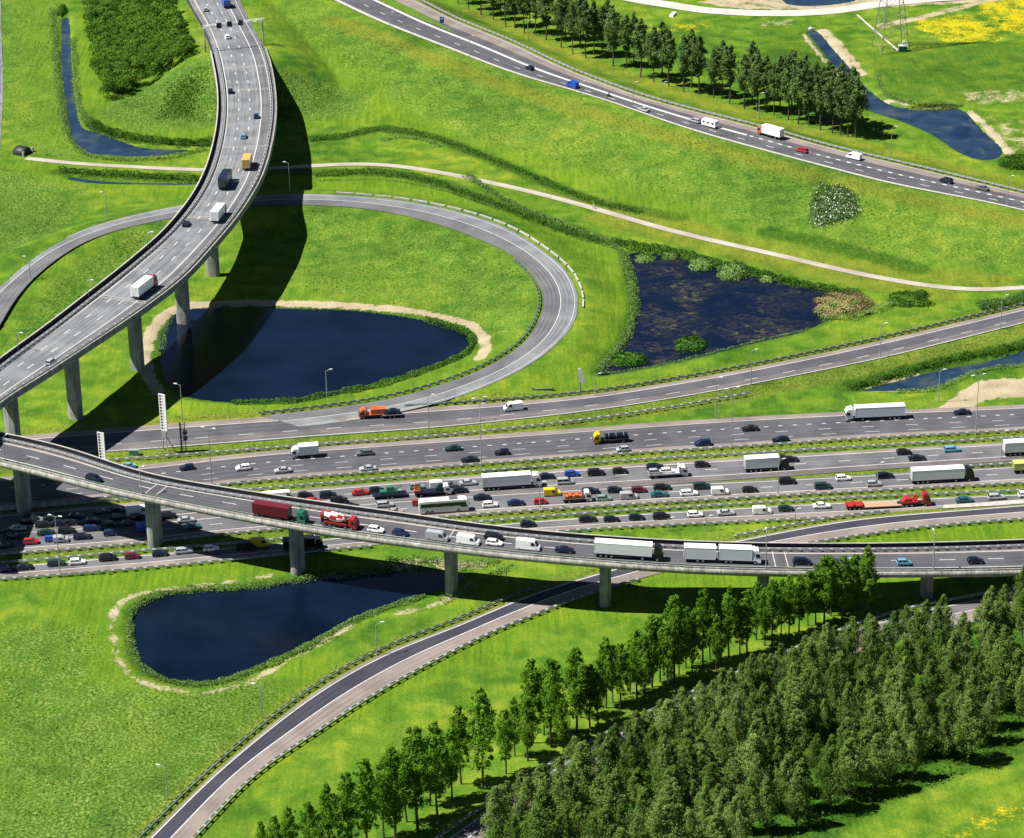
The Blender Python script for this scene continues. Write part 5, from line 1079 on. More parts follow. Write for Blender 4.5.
def deck_lamp(Rd, px, py, side, hgt, lb):
    q = np.abs(project(Rd.at(side))-np.array([px, py])).sum(1).argmin(); P = Rd.at(side)[q]; 
    tag(lamp(P+np.array([0, 0, .1]), hgt, 1.5, math.atan2(*(Rd.U[q, 1::-1]*(1 if side == 0 else -1)))), lb, 'lamp post', 'lamp posts on the viaducts')
deck_lamp(HB, 18, 372, 0, 5, 'lamp post on the left parapet of the curved viaduct nearest the left edge')
deck_lamp(HB, 90, 312, 0, 5, 'lamp post on the left parapet of the curved viaduct above its third pier')
deck_lamp(HB, 150, 265, 0, 5, 'lamp post on the left parapet of the curved viaduct near the red cab lorry')
deck_lamp(RB, 938, 568, 1, 10, 'lamp post on the near edge of the long viaduct at the right')
deck_lamp(RB, 768, 567, 1, 10, 'lamp post on the near edge of the long viaduct ahead of the drawbar lorry')
deck_lamp(RB, 138, 496, 1, 7, 'lamp post on the near edge of the long viaduct above the second pier')
deck_lamp(RB, 7, 462, 1, 7, 'lamp post on the near edge of the long viaduct at the left edge')
# white lattice sign masts
def lattice_sign(px, py, label, zt=18, pan=9.6):
    p = gpt(px, py); r = empty('lattice_mast', tuple(p)); W2 = 1.05
    m = MB(); b0 = zt-pan
    for x in (-W2, -.12, W2-.24): m.box(x, x+.24 if x != -.12 else .12, -.12, .12, b0, zt)
    n = 12
    for i in range(n+1):
        z = b0+pan*i/n; m.box(-W2, W2, -.10, .10, z-.16, z+.16)
    m.box(-W2, W2, -.06, .06, b0, zt)
    m.build('lattice_panel', mat('white_sign_paint', (.75, .75, .74), .5), r)
    m = MB()
    for i in range(n):
        z = b0+pan*(i+.5)/n
        for xx in (-.50,): m.box(xx-.25, xx+.25, -.14, -.11, z-.22, z+.22)
    m.build('dark_openings', DARKM, r)
    m = MB(); m.prism([(-.9, b0-.2), (.9, b0-.2), (.3, b0-2.2), (-.3, b0-2.2)], -.3, .3); m.build('bracket', STEEL, r)
    for sx in (-1, 1):
        for sy in (-1, 1): m = MB(); m.tube((sx*.3, sy*.2, b0-2.0), (sx*2.2, sy*1.8, 0), .12, .16); m.build('leg', STEEL, r)
    r.rotation_euler = (0, 0, R(-28)); return tag(r, label, 'mast')
lattice_sign(166, 453.5, 'white lattice mast on splayed legs in the grass strip, the right one of two', 17.5, 10.4)
lattice_sign(105, 487, 'white lattice mast standing behind the viaduct parapet, the left one of two', 15.8, 9.8)
# dark signal mast with two lanterns
p = gpt(182, 453.5); r = empty('signal_mast', tuple(p)); m = MB(); m.box(-.22, .22, -.2, .2, 0, 9.2); m.build('post', DARKM, r); m = MB(); m.box(1.1, 1.3, -.1, .1, 0, 9.2)
for q in np.arange(.6, 9, .8): m.box(.2, 1.2, -.04, .04, q, q+.1)
m.build('ladder', DARKM, r)
for z in (4.1, 5.8): m = MB(); m.box(.65, 1.75, -.5, .5, z, z+.9); m.build('lantern', DARKM, r)
tag(r, 'black signal mast with ladder and two dark lanterns beside the right lattice mast', 'signal')
p = gpt(134, 455); r = empty('equipment_cabinet', tuple(p)); m = MB(); m.box(-1.3, 1.3, -.5, .5, .1, 1.5); m.build('housing', vpaint('light blue'), r); m = MB(); m.box(-1.4, 1.4, -.6, .6, 1.5, 1.65); m.build('lid', STEEL, r)
tag(r, 'pale blue equipment cabinet in the grass strip left of the right lattice mast', 'cabinet')
# tilted white sign on a post beside the loop road
p = gpt(581, 391); r = empty('road_sign', tuple(p)); m = MB(); m.tube((-.2, 0, 0), (-.2, 0, 7), .28, .22, 10); m.build('post', STEEL, r); m = MB(); m.prism([(-.55, 2.7), (-.75, 6.9), (.15, 6.9), (1.35, 2.7)], -.25, .0); o = m.build('sign_panel', mat('white_sign_paint', (.75, .75, .74), .5), r)
tag(r, 'white backed road sign on a stout grey post between loop road and slip road', 'road sign')
m = MB(); m.box(-3, 3, -.3, .3, 0, .5); m.box(-3, -2.7, -.3, .3, .5, .9); m.box(2.7, 3, -.3, .3, .5, .9); o = m.build('crash_cushion', GSTEEL); o.location = gpt(543, 390); o.rotation_euler = (0, 0, .05); tag(o, 'low grey green crash cushion in the grass left of the white backed sign', 'crash cushion')
# small blue keep-right sign
p = unp(442, 24.5, h7z(442)); r = empty('keep_right_sign', tuple(p)); m = MB(); m.tube((0, 0, 0), (0, 0, 2.6), .06); m.build('post', STEEL, r); m = MB(); m.box(-.8, .8, -.06, .04, .6, 3.0); m.build('blue_panel', mat('sign_blue', (.02, .1, .3), .5), r)
m = MB(); m.cyl((0, -.08, 2.3), .5, .05, 'y', 18); m.build('round_sign', vpaint('light blue'), r); m = MB(); m.prism([(-.25, 2.45), (.05, 2.45), (-.1, 2.2), (.25, 2.2), (.25, 2.05), (-.1, 2.05)], -.14, -.11); m.build('white_arrow', vpaint('white'), r); tag(r, 'small blue sign on the grass wedge between the carriageways at the top', 'road sign')
# portal gantry over the high road
zg = 12.6; pl = unp(205.5, 51, 11.2); pr = unp(263.5, 42.5, 11.4); r = empty('sign_gantry', tuple(pl)); d = pr-pl; hg = 8.6
m = MB(); m.tube((0, 0, -2), (0, 0, hg), .3, .22, 8); m.tube((-.9, -.6, -1), (0, 0, 3), .12); m.build('post', STEEL, r); m = MB(); m.tube((d[0], d[1], -2), (d[0], d[1], hg+.2), .3, .22, 8); m.build('post', STEEL, r)
m = MB()
for dy, dz in ((-.5, 0), (.5, 0), (-.5, .9), (.5, .9)): m.tube((-.6, dy, hg+dz), (d[0]+.9, d[1]+dy, hg+dz), .09)
for i in range(15):
    f = i/14; f2 = (i+1)/14
    for dy in (-.5, .5): m.tube((d[0]*f, d[1]*f+dy, hg+(.9 if i % 2 else 0)), (d[0]*min(f2, 1), d[1]*min(f2, 1)+dy, hg+(0 if i % 2 else .9)), .06)
m.box(-.4, d[0]+.6, -.5, .5, hg-.05, hg+.02) if abs(d[1]) < 1 else None
m.build('beam', mat('white_sign_paint', (.75, .75, .74), .5), r)
for fx in (220.6, 231, 241.8):
    f = (fx-205.5)/(263.5-205.5); cx, cy = d[0]*f, d[1]*f-.75
    m = MB(); m.box(cx-.95, cx+.95, cy-.15, cy+.15, hg-.5, hg+1.5); s_ = m.build('matrix_sign', DARKM, r)
tag(r, 'white portal gantry with three dark matrix signs across the road at the top left', 'gantry')
# pylon
feet = [gpt(871.5, 46), gpt(881.5, 55), gpt(909, 49), gpt(901.5, 42)]
cen = sum(feet)/4; r = empty('electricity_pylon', tuple(cen)); PYM = mat('pylon_steel', (.22, .24, .22), .6, metal=.3)
hs = [0, 6, 12, 18, 24, 31, 38, 45, 52]
def corner(f, z): 
    k = 1-.80*min(z/38, 1) if z < 38 else .2-.1*(z-38)/14
    return (np.array(f)-cen)*k*np.array([1, 1, 0])+np.array([0, 0, z])
for f in feet:
    m = MB()
    for a, b_ in zip(hs[:-1], hs[1:]): m.tube(corner(f, a), corner(f, b_), .16, .14, 5)
    m.build('leg', PYM, r)
m = MB()
for i in range(4):
    f1, f2 = feet[i], feet[(i+1) % 4]
    for a, b_ in zip(hs[:-1], hs[1:]):
        m.tube(corner(f1, a), corner(f2, b_), .07, n=4); m.tube(corner(f2, a), corner(f1, b_), .07, n=4); m.tube(corner(f1, b_), corner(f2, b_), .07, n=4)
m.build('bracing', PYM, r)
for z, l in ((38, 9), (45, 7.5)):
    m = MB(); m.tube((-l, 0, z), (l, 0, z), .12, n=5); m.tube((-l, 0, z), (0, 0, z+2.2), .09, n=4); m.tube((l, 0, z), (0, 0, z+2.2), .09, n=4); m.build('crossarm', PYM, r)
tag(r, 'tall steel lattice electricity pylon beside the yellow meadow at the top right', 'pylon')
p = gpt(902.5, 51); r = empty('cabinet', tuple(p)); m = MB(); m.box(-1.5, 1.5, -.9, .9, 0, 2.0); m.build('housing', vpaint('teal'), r); m = MB(); m.box(-1.6, 1.6, -1, 1, 2.0, 2.2); m.box(-.2, .9, -.5, .4, 2.2, 3.8); m.build('roof', vpaint('white'), r); tag(r, 'small green cabinet with white top at the foot of the pylon', 'cabinet')
p = gpt(673, 15.5); m = MB(); m.box(-.8, .8, -2.2, 2.2, 0, .9, 0, .9, .9); o = m.build('trough', vpaint('white')); o.location = p; o.rotation_euler = (0, 0, -.4); tag(o, 'white water trough in the meadow below the farm track', 'trough')
p = gpt(811, 30.5); m = MB(); m.cyl((0, 0, .5), .9, 2.4, 'y', 16); m.box(-1.6, 1.6, .6, 1.1, -.4, .9); o = m.build('culvert', PALE); o.location = p; tag(o, 'pale concrete culvert at the head of the canal', 'culvert')
# dark cycle tunnel mouth at the end of the path
p = gpt(22, 153); r = empty('tunnel_portal', tuple(p)); m = MB(); n = 14; rings = []
for x, k in ((-2.6, .75), (-1.6, 1), (1.8, 1), (2.6, .8)):
    rings.append([(x, 2.6*k*math.cos(math.pi*i/n), 2.5*k*math.sin(math.pi*i/n)) for i in range(n+1)]+[(x, -2.6*k, -.4), (x, 2.6*k, -.4)])
m.loft(rings); m.build('roof', DARKM, r, True); m = MB(); m.box(2.2, 2.9, -2.9, -2.3, -.3, 1.6); m.box(2.2, 2.9, 2.3, 2.9, -.3, 1.6); m.build('wing_wall', CONCD, r); r.rotation_euler = (0, 0, -.5)
tag(r, 'dark rounded tunnel mouth at the left end of the cycle path', 'tunnel')

# ------------------------------------------------------------------ trees
BARK = mat('bark', (.10, .085, .065), .9, noise=.4, nscale=3)
LEAF_P = foliage('poplar_leaves', (.16, .31, .030), (.085, .20, .014), .45, .3)
LEAF_F = foliage('far_tree_leaves', (.17, .26, .085), (.09, .16, .045), .42, .3)
LEAF_S = foliage('silvery_leaves', (.205, .295, .078), (.10, .185, .030), .42, .07)
def tree_meshes(H, Rm, base, nclus, per, leaf, m, shape, seed, lean=.0):
    global rng
    rng = np.random.default_rng(seed); rnd = random.Random(seed)
    mb = MB(); bend = (rnd.uniform(-.25, .25), rnd.uniform(-.25, .25)); zt = H*.9
    pts = [Vector((bend[0]*math.sin(k*1.1), bend[1]*math.sin(k*1.4), -0.4 if k == 0 else zt*k/5)) for k in range(6)]
    for k in range(5): mb.tube(pts[k], pts[k+1], H*.012*(1-k*.19)+.02, H*.012*(1-(k+1)*.19)+.02, 7)
    for q in range(9):
        z = H*(base+.02+.6*q/9); a = rnd.uniform(0, 6.28); r_ = Rm*.7*shape((z/H-base)/(1-base)+.12)
        mb.tube((0, 0, z), (r_*math.cos(a), r_*math.sin(a), z+r_*1.1), .07, .025, 5)
    trunk = mb.mesh('trunk', [BARK])
    t_ = rng.random(nclus)**.85; z = H*(base+(1-base)*t_); rr = np.array([shape(q) for q in t_])*Rm
    a = rng.random(nclus)*6.283; rad = rr*np.sqrt(rng.random(nclus))*rng.uniform(.75, 1.12, nclus)
    lob = 1+.22*np.sin(a*3+seed)+.15*np.sin(z*1.3+seed)
    cx, cy = rad*np.cos(a)*lob, rad*np.sin(a)*lob
    cs = (.35+.65*rng.random(nclus))*np.clip(rr*.5, .55, 1.5)
    z = z+rng.normal(size=nclus)*H*.012
    P = []; Nn = []
    for k in range(nclus):
        d = rng.normal(size=(per, 3)); d /= np.linalg.norm(d, axis=1)[:, None]; rd = cs[k]*rng.random((per, 1))**.45
        P.append(np.array([cx[k], cy[k], z[k]])+d*rd*np.array([1, 1, 1.25])); Nn.append(d*.8+np.array([0, 0, .25]))
    P = np.vstack(P); Nn = np.vstack(Nn); 
    crown = qmesh('crown', quads(P, Nn, leaf*(.6+.8*rng.random(len(P))), 1.1), m)
    return trunk, crown
spind = lambda t: max(.22, math.sin(math.pi*min(1, max(0.05, t*.90+.06))**.86)**.62)
plume = lambda t: max(.16, math.sin(math.pi*min(1, max(0.03, t*.92+.06))**.78)**.75)
roundt = lambda t: max(.2, math.sin(math.pi*min(1, max(0.02, t*.93+.07))**.8)**.6)
ovalt = lambda t: max(.15, math.sin(math.pi*min(1, max(0.02, t*.95+.05))**.9)**.65)
POP = [tree_meshes(22, 2.7, .22, 150, 56, .27, LEAF_P, spind, 100+i) for i in range(5)]
FAR = [tree_meshes(17, 2.45, .32, 110, 42, .33, LEAF_F, ovalt, 200+i) for i in range(5)]
PLA = [tree_meshes(14, 2.6, .16, 170, 58, .20, LEAF_S, plume, 300+i) for i in range(6)]
def tree(var, name, p, hpx=None, H0_=22.0, sc=None, wide=1.0):
    if sc is None:
        s = FPX/np.dot(np.array(p)-np.array([0, 0, CAMZ]), fwd); sc = hpx/s/.88/H0_
    r = empty(name, tuple(p), random.uniform(0, 6.28)); r.scale = (sc*wide, sc*wide, sc)
    link('trunk', var[0], r); link('crown', var[1], r); return r
def where_from(xs, label, group, cat='tree'): pass
# foreground poplars: base x, base y, height in pixels
POPL = [(395, 842, 98), (368, 853, 98), (350, 862, 92), (330, 866, 86), (311, 868, 70), (291, 866, 62), (418, 831, 106), (437.5, 816, 96), (461, 784, 80), (482.5, 789, 101), (506, 774, 66), (528, 761, 66), (533, 743, 85), (551.5, 747, 90), (576.5, 732, 86),
        (598, 724, 66), (581, 718, 60), (606, 708, 72), (621, 709, 66), (644.5, 702, 68), (652, 687, 73), (668, 690.5, 66), (674, 683, 88), (692.5, 677, 66), (703, 665.5, 76), (716.5, 670.5, 56), (729, 657, 71), (747, 654, 65), (764.5, 645.5, 58), (772, 645.5, 66),
        (789, 639, 64), (799, 632, 58), (815.6, 624, 60), (824, 625, 69), (842, 622, 66), (866, 619, 72), (853, 616, 62), (679, 675, 52), (740, 655.5, 50), (563, 757, 60), (544, 735, 62), (630, 694, 54), (277, 866, 52), (263, 864, 44), (452, 800, 74), (407, 822, 76), (384, 838, 80), (430, 806, 70), (515, 756, 60), (590, 728, 64), (613, 703, 60), (637, 698, 70), (660, 682, 66), (686, 668, 62), (710, 660, 62), (721, 664, 56), (756, 640, 58), (781, 636, 56), (808, 626, 56), (831, 616, 58)]
for i, (x, y, h) in enumerate(sorted(POPL)):
    tag(tree(POP[i % 5], 'poplar_tree', gpt(x, y), h, 22.6, wide=random.uniform(.95, 1.2)), f'{ordn(i)} tall green poplar from the left in the double row beside the plantation road', 'tree', 'poplars in the foreground double row')
# far tree rows along the dual carriageway
FARL = [(561, 47.5), (573, 54), (586, 58), (594, 55), (602, 56.5), (613, 66), (627, 67.5), (640.5, 77), (654, 82), (669, 86.5), (684, 92), (699, 94), (713.5, 98), (729.5, 104), (744.5, 109), (757, 111.5), (506, 27), (493, 20), (481, 15), (469, 10), (514.5, 28), (524.5, 33), (536, 35), (546, 40), (458, 4), (446, -1),
        (774, 115), (788, 120), (798, 124), (809, 125), (820.5, 130), (832, 133), (840, 135), (848, 137), (856, 138), (804, 115), (816, 119), (828, 122), (841, 126), (852, 129),
        (500, 13), (530, 24), (752, 100), (780, 107), (792, 110), (434, -6), (481, 6), (566, 40), (580, 46), (608, 56), (634, 64), (662, 76), (691, 88), (722, 97), (766, 112)]
for i, (x, y) in enumerate(sorted(FARL)):
    big_ = 56 if x > 780 else 50
    tag(tree(FAR[i % 5], 'roadside_tree', gpt(x, y), big_*random.uniform(.9, 1.08), 17.4, wide=random.uniform(.9, 1.15)), f'{ordn(i)} dark green tree from the left in the row beyond the dual carriageway', 'tree', 'trees in the row beyond the dual carriageway')
# plantation
poly = [gpt(*q)[:2] for q in [(462, 868), (496, 836), (540, 808), (592, 783), (640, 760), (700, 730), (768, 700), (825, 676), (880, 655), (940, 652), (1000, 640), (1045, 628), (1045, 738), (985, 758), (930, 778), (880, 792), (830, 812), (790, 834), (730, 870), (660, 880), (600, 890), (500, 890)]]
poly = np.array(poly); lo, hi = poly.min(0), poly.max(0); pr_ = random.Random(11); pts = []
yy = lo[1]
while yy < hi[1]:
    xx = lo[0]+pr_.uniform(0, 3)
    while xx < hi[0]:
        q = (xx+pr_.uniform(-1.5, 1.5), yy+pr_.uniform(-1.5, 1.5))
        if inpoly(np.array([q[0]]), np.array([q[1]]), poly)[0] and pr_.random() < .93: pts.append(q)
        xx += 5.2
    yy += 6.9
print('plantation trees', len(pts)); pts = pts[:298]
for i, (x, y) in enumerate(pts):
    p = (x, y, float(ground(x, y))-.05); 
    tag(tree(PLA[i % 6], 'plantation_tree', p, sc=pr_.uniform(.78, 1.22), wide=pr_.uniform(.85, 1.25)), 'silvery green tree among the dense plantation filling the lower right', 'tree', 'trees of the plantation at the lower right')
# young trees standing between road and plantation
YL = [(508, 822), (522, 812), (575, 780), (600, 774), (615, 766), (636, 755), (645, 749), (660, 742), (682, 731), (700, 722), (722, 711), (741, 703), (760, 695), (780, 687), (805, 676), (815, 672), (834, 664), (852, 657), (560, 800), (585, 786), (628, 764), (672, 744), (712, 722), (750, 706), (790, 690), (822, 676), (868, 655), (905, 645), (925, 640), (893, 650), (942, 636), (990, 628), (1003, 622), (1016, 630), (1022, 606), (650, 752), (690, 735), (730, 712), (770, 696), (610, 772), (800, 684), (845, 668), (870, 658)]
for i, (x, y) in enumerate(sorted(YL)):
    tag(tree(PLA[(i+2) % 6], 'young_tree', gpt(x, y), sc=.72+.02*(i % 5)), f'{ordn(i)} young loose tree from the left standing on the near verge of the plantation road', 'tree', 'young trees on the near verge of the plantation road')

# ------------------------------------------------------------------ reeds, hedges, shrubs
rng = np.random.default_rng(55)
REED = foliage('reed_leaves', (.22, .33, .10), (.085, .185, .035), .3, .8)
REEDD = foliage('dark_reed', (.09, .20, .035), (.035, .105, .012), .3, .6)
REEDT = foliage('tan_reed', (.40, .29, .16), (.17, .24, .06), .25, .3)
BUSH = foliage('bush_leaves', (.08, .18, .022), (.032, .09, .010), .3, .3)
WEED = foliage('slope_weeds', (.11, .24, .03), (.05, .14, .012), .3, .5)
FLOW = foliage('flowering_shrub', (.11, .19, .06), (.04, .11, .02), .25, 1.0)
BLOS = mat('white_blossom', (.6, .62, .52), .8)
def band(name, pts, wd, h, m, label, cat, n_per=14, leaf=.5, ragged=.5, z0=None):
    """ragged strip of upright vegetation along a traced line"""
    P = gpath(pts, 1.0, 4); T = np.gradient(P, axis=0); nn = np.stack([-T[:, 1], T[:, 0]], 1); nn /= np.linalg.norm(nn, axis=1)[:, None]
    k = rng.integers(0, len(P)-1, len(P)*n_per*2); f = rng.random(len(k))[:, None]
    mod = 1+ragged*np.sin(P[:, 0]*.55+P[:, 1]*.3)*np.sin(P[:, 0]*.17-P[:, 1]*.4+1)+ragged*.5*np.sin(P[:, 0]*1.7)
    off = rng.normal(size=len(k))*.33*wd*mod[k]; off = np.clip(off, -wd*.7, wd*.7)
    xy = P[k, :2]*(1-f)+P[k+1, :2]*f+nn[k]*off[:, None]
    top = h*(1-(off/wd/.85)**2)*(.6+.5*mod[k])
    z = np.maximum(ground(xy[:, 0], xy[:, 1]), ZW)+np.maximum(.1, top)*rng.random(len(k))**.5
    V = quads(np.c_[xy, z], np.tile([0, -.1, .6], (len(k), 1)), .62*leaf*(.6+.8*rng.random(len(k))), .9, up=1.0)
    return tag(link(name, qmesh(name, V, m)), label, cat, kind='stuff')
def clump(name, cx, cy, rx, ry, h, m, label, cat, n=1500, leaf=.5, stuff=True, lumps=1):
    c_ = gpt(cx, cy); s = FPX/np.dot(c_-np.array([0, 0, CAMZ]), fwd); v_ = .40
    Rx, Ry = rx/s, ry/s/v_; P = []; Nn = []
    rl = random.Random(int(cx*7+cy))
    cs = [(0, 0, 1)] if lumps == 1 else [(rl.uniform(-.62, .62), rl.uniform(-.62, .62), rl.uniform(.35, .55)) for _ in range(lumps)]
    for a, b_, k in cs:
        q = int(n*1.5)//len(cs); d = rng.normal(size=(q, 3)); d[:, 2] = abs(d[:, 2]); d /= np.linalg.norm(d, axis=1)[:, None]; rr = rng.random((q, 1))**.3*(1+.15*np.sin(d[:, :1]*9+d[:, 1:2]*7))
        P.append(np.c_[(a+d[:, 0]*rr[:, 0]*k)*Rx, (b_+d[:, 1]*rr[:, 0]*k)*Ry, d[:, 2]*rr[:, 0]*h*(.7+.6*k)]); Nn.append(d)
    P = np.vstack(P); Nn = np.vstack(Nn); z = np.maximum(ground(P[:, 0]+c_[0], P[:, 1]+c_[1]), ZW); P[:, 2] += z-max(c_[2], ZW)
    me_ = qmesh(name, quads(P, Nn, .75*leaf*(.6+.8*rng.random(len(P))), 1.0), m)
    if m is FLOW: me_.materials.append(BLOS); me_.polygons.foreach_set('material_index', (rng.random(len(me_.polygons)) < .12).astype(np.int32))
    o = link(name, me_); o.location = (c_[0], c_[1], max(c_[2], ZW))
    return tag(o, label, cat, kind='stuff' if stuff else None)
band('reed_bed', [(232, 404), (290, 403), (330, 396), (381, 386), (431, 370), (462, 357), (473, 343), (466, 333), (444, 327), (425, 322)], 2.0, 1.5, REEDD, 'green reeds along the lower shore of the loop road pond', 'reeds', 40, .5)
band('reed_bed', [(173, 318), (166, 330), (164, 345), (161, 352)], 1.5, 1.2, REED, 'sparse reeds at the left end of the loop road pond', 'reeds', 12, .4)
band('reed_bed', [(300, 311), (360, 313), (406, 319)], .8, .7, REEDD, 'low tufts at the upper shore of the loop road pond', 'reeds', 5, .4)
band('reed_bed', [(466, 176), (512, 205), (560, 225), (600, 240), (622, 254), (628, 270), (633, 290), (634, 315), (626, 338), (612, 357), (598, 374)], 2.6, 1.3, REED, 'pale green reeds on the left shore of the eastern pond', 'reeds', 36, .5)
band('reed_bed', [(612, 243), (637, 248), (662, 251), (690, 257), (717, 265), (749, 272), (775, 279), (800, 286), (830, 292), (860, 296)], 3.2, 1.6, REEDD, 'dark reeds on the upper shore of the eastern pond', 'reeds', 40, .6)
band('reed_bed', [(600, 375), (640, 370), (700, 357), (768, 340), (810, 330)], 1.2, .8, REED, 'thin reed fringe on the lower shore of the eastern pond', 'reeds', 12, .4)
for cx, cy, rx, ry, h, m_, lb in ((702, 267, 13, 6, 1.6, REED, 'round pale reed islet in the eastern pond, left of its bigger neighbour'), (733, 275, 16, 8, 2.0, REED, 'larger round pale reed islet near the upper shore of the eastern pond'), (691, 351, 16, 7, 1.6, REEDD, 'green reed islet near the lower shore of the eastern pond'),
        (629, 366, 19, 6, 1.5, REEDD, 'low green reed islet in the lower left corner of the eastern pond'), (671, 257, 9, 4, 1.0, REED, 'small reed tuft by the upper shore of the eastern pond'), (645, 263, 10, 5, .6, REED, 'sparse reeds in the upper left corner of the eastern pond'),
        (843, 308, 29, 13, 2.2, REEDT, 'large tan and green reed bed at the right tip of the eastern pond'), (768, 279, 8, 4, .9, REED, 'small reed tuft right of the larger reed islet')):
    clump('reed_clump', cx, cy, rx, ry, h, m_, lb, 'reeds', int(60*rx*ry/4)+600, .55)
band('reed_bed', [(820, 322), (850, 319), (880, 310), (896, 304)], 3, 1.5, REED, 'green reeds fringing the tan reed bed', 'reeds', 30, .5)
band('reed_bed', [(390, 570), (350, 576), (300, 582), (256, 588), (187, 592), (150, 599), (133, 612), (130, 630), (133, 655), (148, 674), (175, 684), (213, 685), (250, 673), (281, 660), (320, 641), (345, 626), (381, 611), (406, 603), (425, 597)], 2.0, 1.2, REED, 'pale reeds all around the pond below the long viaduct', 'reeds', 32, .45)
band('reed_bed', [(440, 603), (470, 590), (492, 578), (506, 568)], 2.5, 1.5, REED, 'bank reeds right of the fourth pier of the long viaduct', 'reeds', 20, .45)
band('reed_bed', [(385, 563), (430, 562), (470, 566), (500, 562)], 3.0, 1.6, REED, 'reeds above the pond below the long viaduct', 'reeds', 24, .5)
band('reed_bed', [(52, 10), (56, 60), (60, 100), (68, 135), (84, 154), (112, 160), (160, 159), (205, 150)], 2.2, 1.2, REED, 'pale reeds left of and below the straight creek at the top left', 'reeds', 20, .5)
band('reed_bed', [(73, 40), (76, 90), (84, 120), (96, 128)], 2.5, 1.2, REED, 'pale reeds right of the straight creek at the top left', 'reeds', 18, .5)
band('hedge', [(90, 124), (105, 133), (130, 139.5), (160, 143.5), (195, 146), (214, 144)], 3.2, 2.4, BUSH, 'dark hedge above the creek at the top left', 'hedge', 55, .55)
band('hedge', [(59, 172), (75, 173), (100, 175), (150, 178), (198, 180)], 3.2, 1.8, REEDD, 'low dark hedge below the cycle path at the top left', 'hedge', 40, .55)
band('tall_grass', [(309, 141), (350, 136), (381, 130), (431, 138), (470, 152), (512, 169), (587, 200), (640, 213)], 2.8, 1.5, REEDD, 'dark tall grass along the ditch above the cycle path', 'grass', 30, .5)
band('tall_grass', [(381, 141), (400, 138), (425, 141), (440, 147)], 2.0, 1.0, REED, 'grey green reeds in the ditch above the cycle path', 'grass', 20, .45)
band('tall_grass', [(313, 177), (345, 174), (381, 174), (425, 181), (466, 195), (512, 212), (560, 231), (600, 243)], 3.0, 1.6, REEDD, 'dark tall grass in the ditch between loop road and cycle path', 'grass', 34, .5)
band('tall_grass', [(318, 181), (380, 180), (440, 190), (500, 210)], 1.0, .7, REED, 'pale grass line below the ditch beside the loop road', 'grass', 14, .35)
band('hedge', [(845, 388), (870, 384), (900, 374), (930, 366), (960, 359), (1000, 352), (1030, 344)], 2.8, 1.8, BUSH, 'dark hedge on the upper bank of the right creek', 'hedge', 45, .5)
band('reed_bed', [(895, 393), (930, 391), (955, 382), (985, 371), (1030, 366)], 2.0, 1.2, REED, 'reeds on the lower bank of the right creek', 'reeds', 22, .45)
band('reed_bed', [(877, 76), (885, 93), (905, 103), (940, 104), (963, 106)], 2.0, 1.0, REED, 'reeds on the upper shore of the top right canal', 'reeds', 20, .5)
clump('green_scum', 935, 108.5, 26, 2.6, .15, foliage('duckweed', (.16, .2, .05), (.07, .11, .03), .1, 1), 'pale floating weed on the top right canal pool', 'weed', 1600, .5)
clump('shrub_thicket', 834, 205, 27, 17, 2.2, FLOW, 'round thicket of white flowering shrubs on the slope below the dual carriageway', 'shrubs', 12000, .5, lumps=40)
clump('shrub_thicket', 910, 300, 22, 8, 1.3, BUSH, 'low green thicket of shrubs beside the tan reed bed', 'shrubs', 5000, .5, lumps=18)
band('hedge', [(978, 309), (992, 307), (1006, 305), (1026, 300)], 3.5, 2.2, FLOW, 'white flowering bushes above the upper slip road at the right edge', 'hedge', 80, .45)
clump('shrub_thicket', 1016, 164, 18, 9, 2.4, BUSH, 'green bushes at the right end of the top right canal', 'shrubs', 3500, .6, lumps=10)
clump('shrub_thicket', 270, 104, 26, 14, .6, WEED, 'dark coarse weeds on the slope right of the curved viaduct', 'weeds', 1500, .6, lumps=26)
clump('shrub_thicket', 182, 104, 28, 18, .6, WEED, 'coarse weeds on the slope left of the curved viaduct', 'weeds', 2200, .6, lumps=34)
clump('reed_clump', 62, 12, 5, 6, 1.8, BUSH, 'dark bush at the upper end of the top left creek', 'bush', 900, .6)
# dense young wood at the top left, one closed canopy
pf = np.array([gpt(*q)[:2] for q in [(83, -14), (88, 20), (92, 50), (97, 80), (106, 101), (122, 97), (148, 84), (172, 68), (192, 55), (184, 40), (176, 18), (170, 2), (168, -14)]])
lo, hi = pf.min(0), pf.max(0); P = []; Nn = []
cands = np.c_[rng.uniform(lo[0], hi[0], 2400), rng.uniform(lo[1], hi[1], 2400)]; cands = cands[inpoly(cands[:, 0], cands[:, 1], pf)][:700]
for c_ in cands:
    r_ = rng.uniform(1.6, 3.0); h_ = rng.uniform(4.9, 6.3); q = 190
    d = rng.normal(size=(q, 3)); d[:, 2] = np.abs(d[:, 2])*1.2-.2; d /= np.linalg.norm(d, axis=1)[:, None]; rr = rng.random((q, 1))**.25
    z = float(ground(c_[0], c_[1])); P.append(np.c_[c_[0]+d[:, 0]*rr[:, 0]*r_, c_[1]+d[:, 1]*rr[:, 0]*r_, np.maximum(.2, h_-r_*.9+d[:, 2]*rr[:, 0]*r_)+z]); Nn.append(d)
P = np.vstack(P); Nn = np.vstack(Nn)
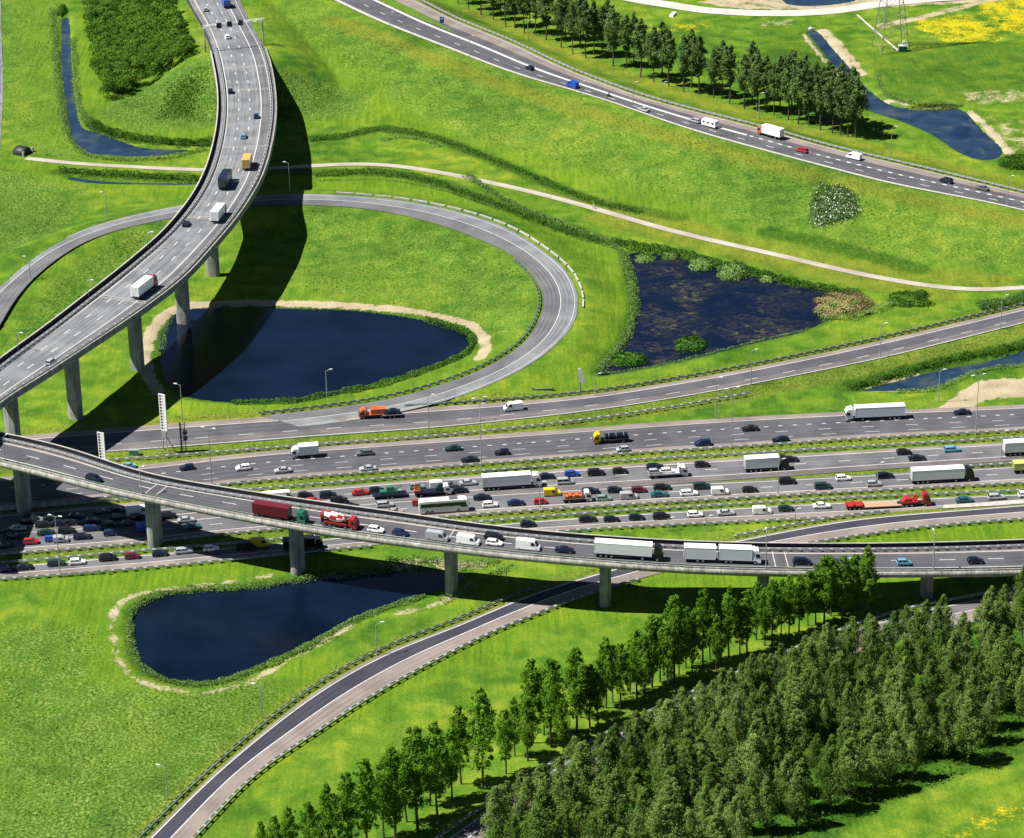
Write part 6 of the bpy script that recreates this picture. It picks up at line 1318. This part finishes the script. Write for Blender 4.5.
tag(link('young_wood', qmesh('young_wood', quads(P, Nn, .45*(.6+.8*rng.random(len(P))), 1.1), foliage('wood_leaves', (.11, .215, .025), (.04, .10, .010), .3, .18))), 'dense young wood forming one dark canopy left of the viaduct at the top', 'wood', kind='stuff')
# dark undergrowth beneath the plantation, also standing in for the trees' shade
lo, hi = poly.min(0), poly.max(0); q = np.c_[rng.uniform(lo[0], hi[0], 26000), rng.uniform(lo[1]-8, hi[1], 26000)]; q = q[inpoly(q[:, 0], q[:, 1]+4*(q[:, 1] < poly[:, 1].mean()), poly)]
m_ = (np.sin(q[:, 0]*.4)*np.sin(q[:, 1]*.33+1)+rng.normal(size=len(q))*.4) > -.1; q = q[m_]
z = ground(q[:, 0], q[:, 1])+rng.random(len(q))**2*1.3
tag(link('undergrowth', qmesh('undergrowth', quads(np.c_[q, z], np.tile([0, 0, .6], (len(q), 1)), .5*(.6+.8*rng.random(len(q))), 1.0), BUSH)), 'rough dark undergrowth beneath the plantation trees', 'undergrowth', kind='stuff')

# tufts of coarse grass on the unmown slopes
ok = np.where((M1[:, 2] > .3) & (X > -210) & (X < 240) & (Y > 520) & (Y < 1200) & (M1[:, 0] < .2))[0]
k = ok[rng.integers(0, len(ok), 28000)]; q = np.c_[X[k], Y[k]]+rng.uniform(-.7, .7, (len(k), 2))
dens = np.sin(q[:, 0]*.13+2)*np.sin(q[:, 1]*.09)+.6*np.sin(q[:, 0]*.37)*np.sin(q[:, 1]*.31+1)+rng.normal(size=len(q))*.55
q = q[dens > .15]
for Rd in (H0, H1, H2, H3, H4, H5, H6, H7, HB, LOOP):
    D, I = near(q[:, 0], q[:, 1], Rd.C, 25); q = q[D > Rd.hw[I]+1.6]
for P_ in PONDW.values(): q = q[~inpoly(q[:, 0], q[:, 1], P_)]
z = ground(q[:, 0], q[:, 1])+rng.random(len(q))*.35
tag(link('grass_tufts', qmesh('grass_tufts', quads(np.c_[q, z], np.tile([0, 0, .8], (len(q), 1)),   .48*(.5+rng.random(len(q))), .8), foliage('tuft_blades', (.20, .30, .06), (.10, .20, .025), .4, .25, .35))), 'coarse grass tufts on the unmown slopes and meadow', 'grass', kind='stuff')
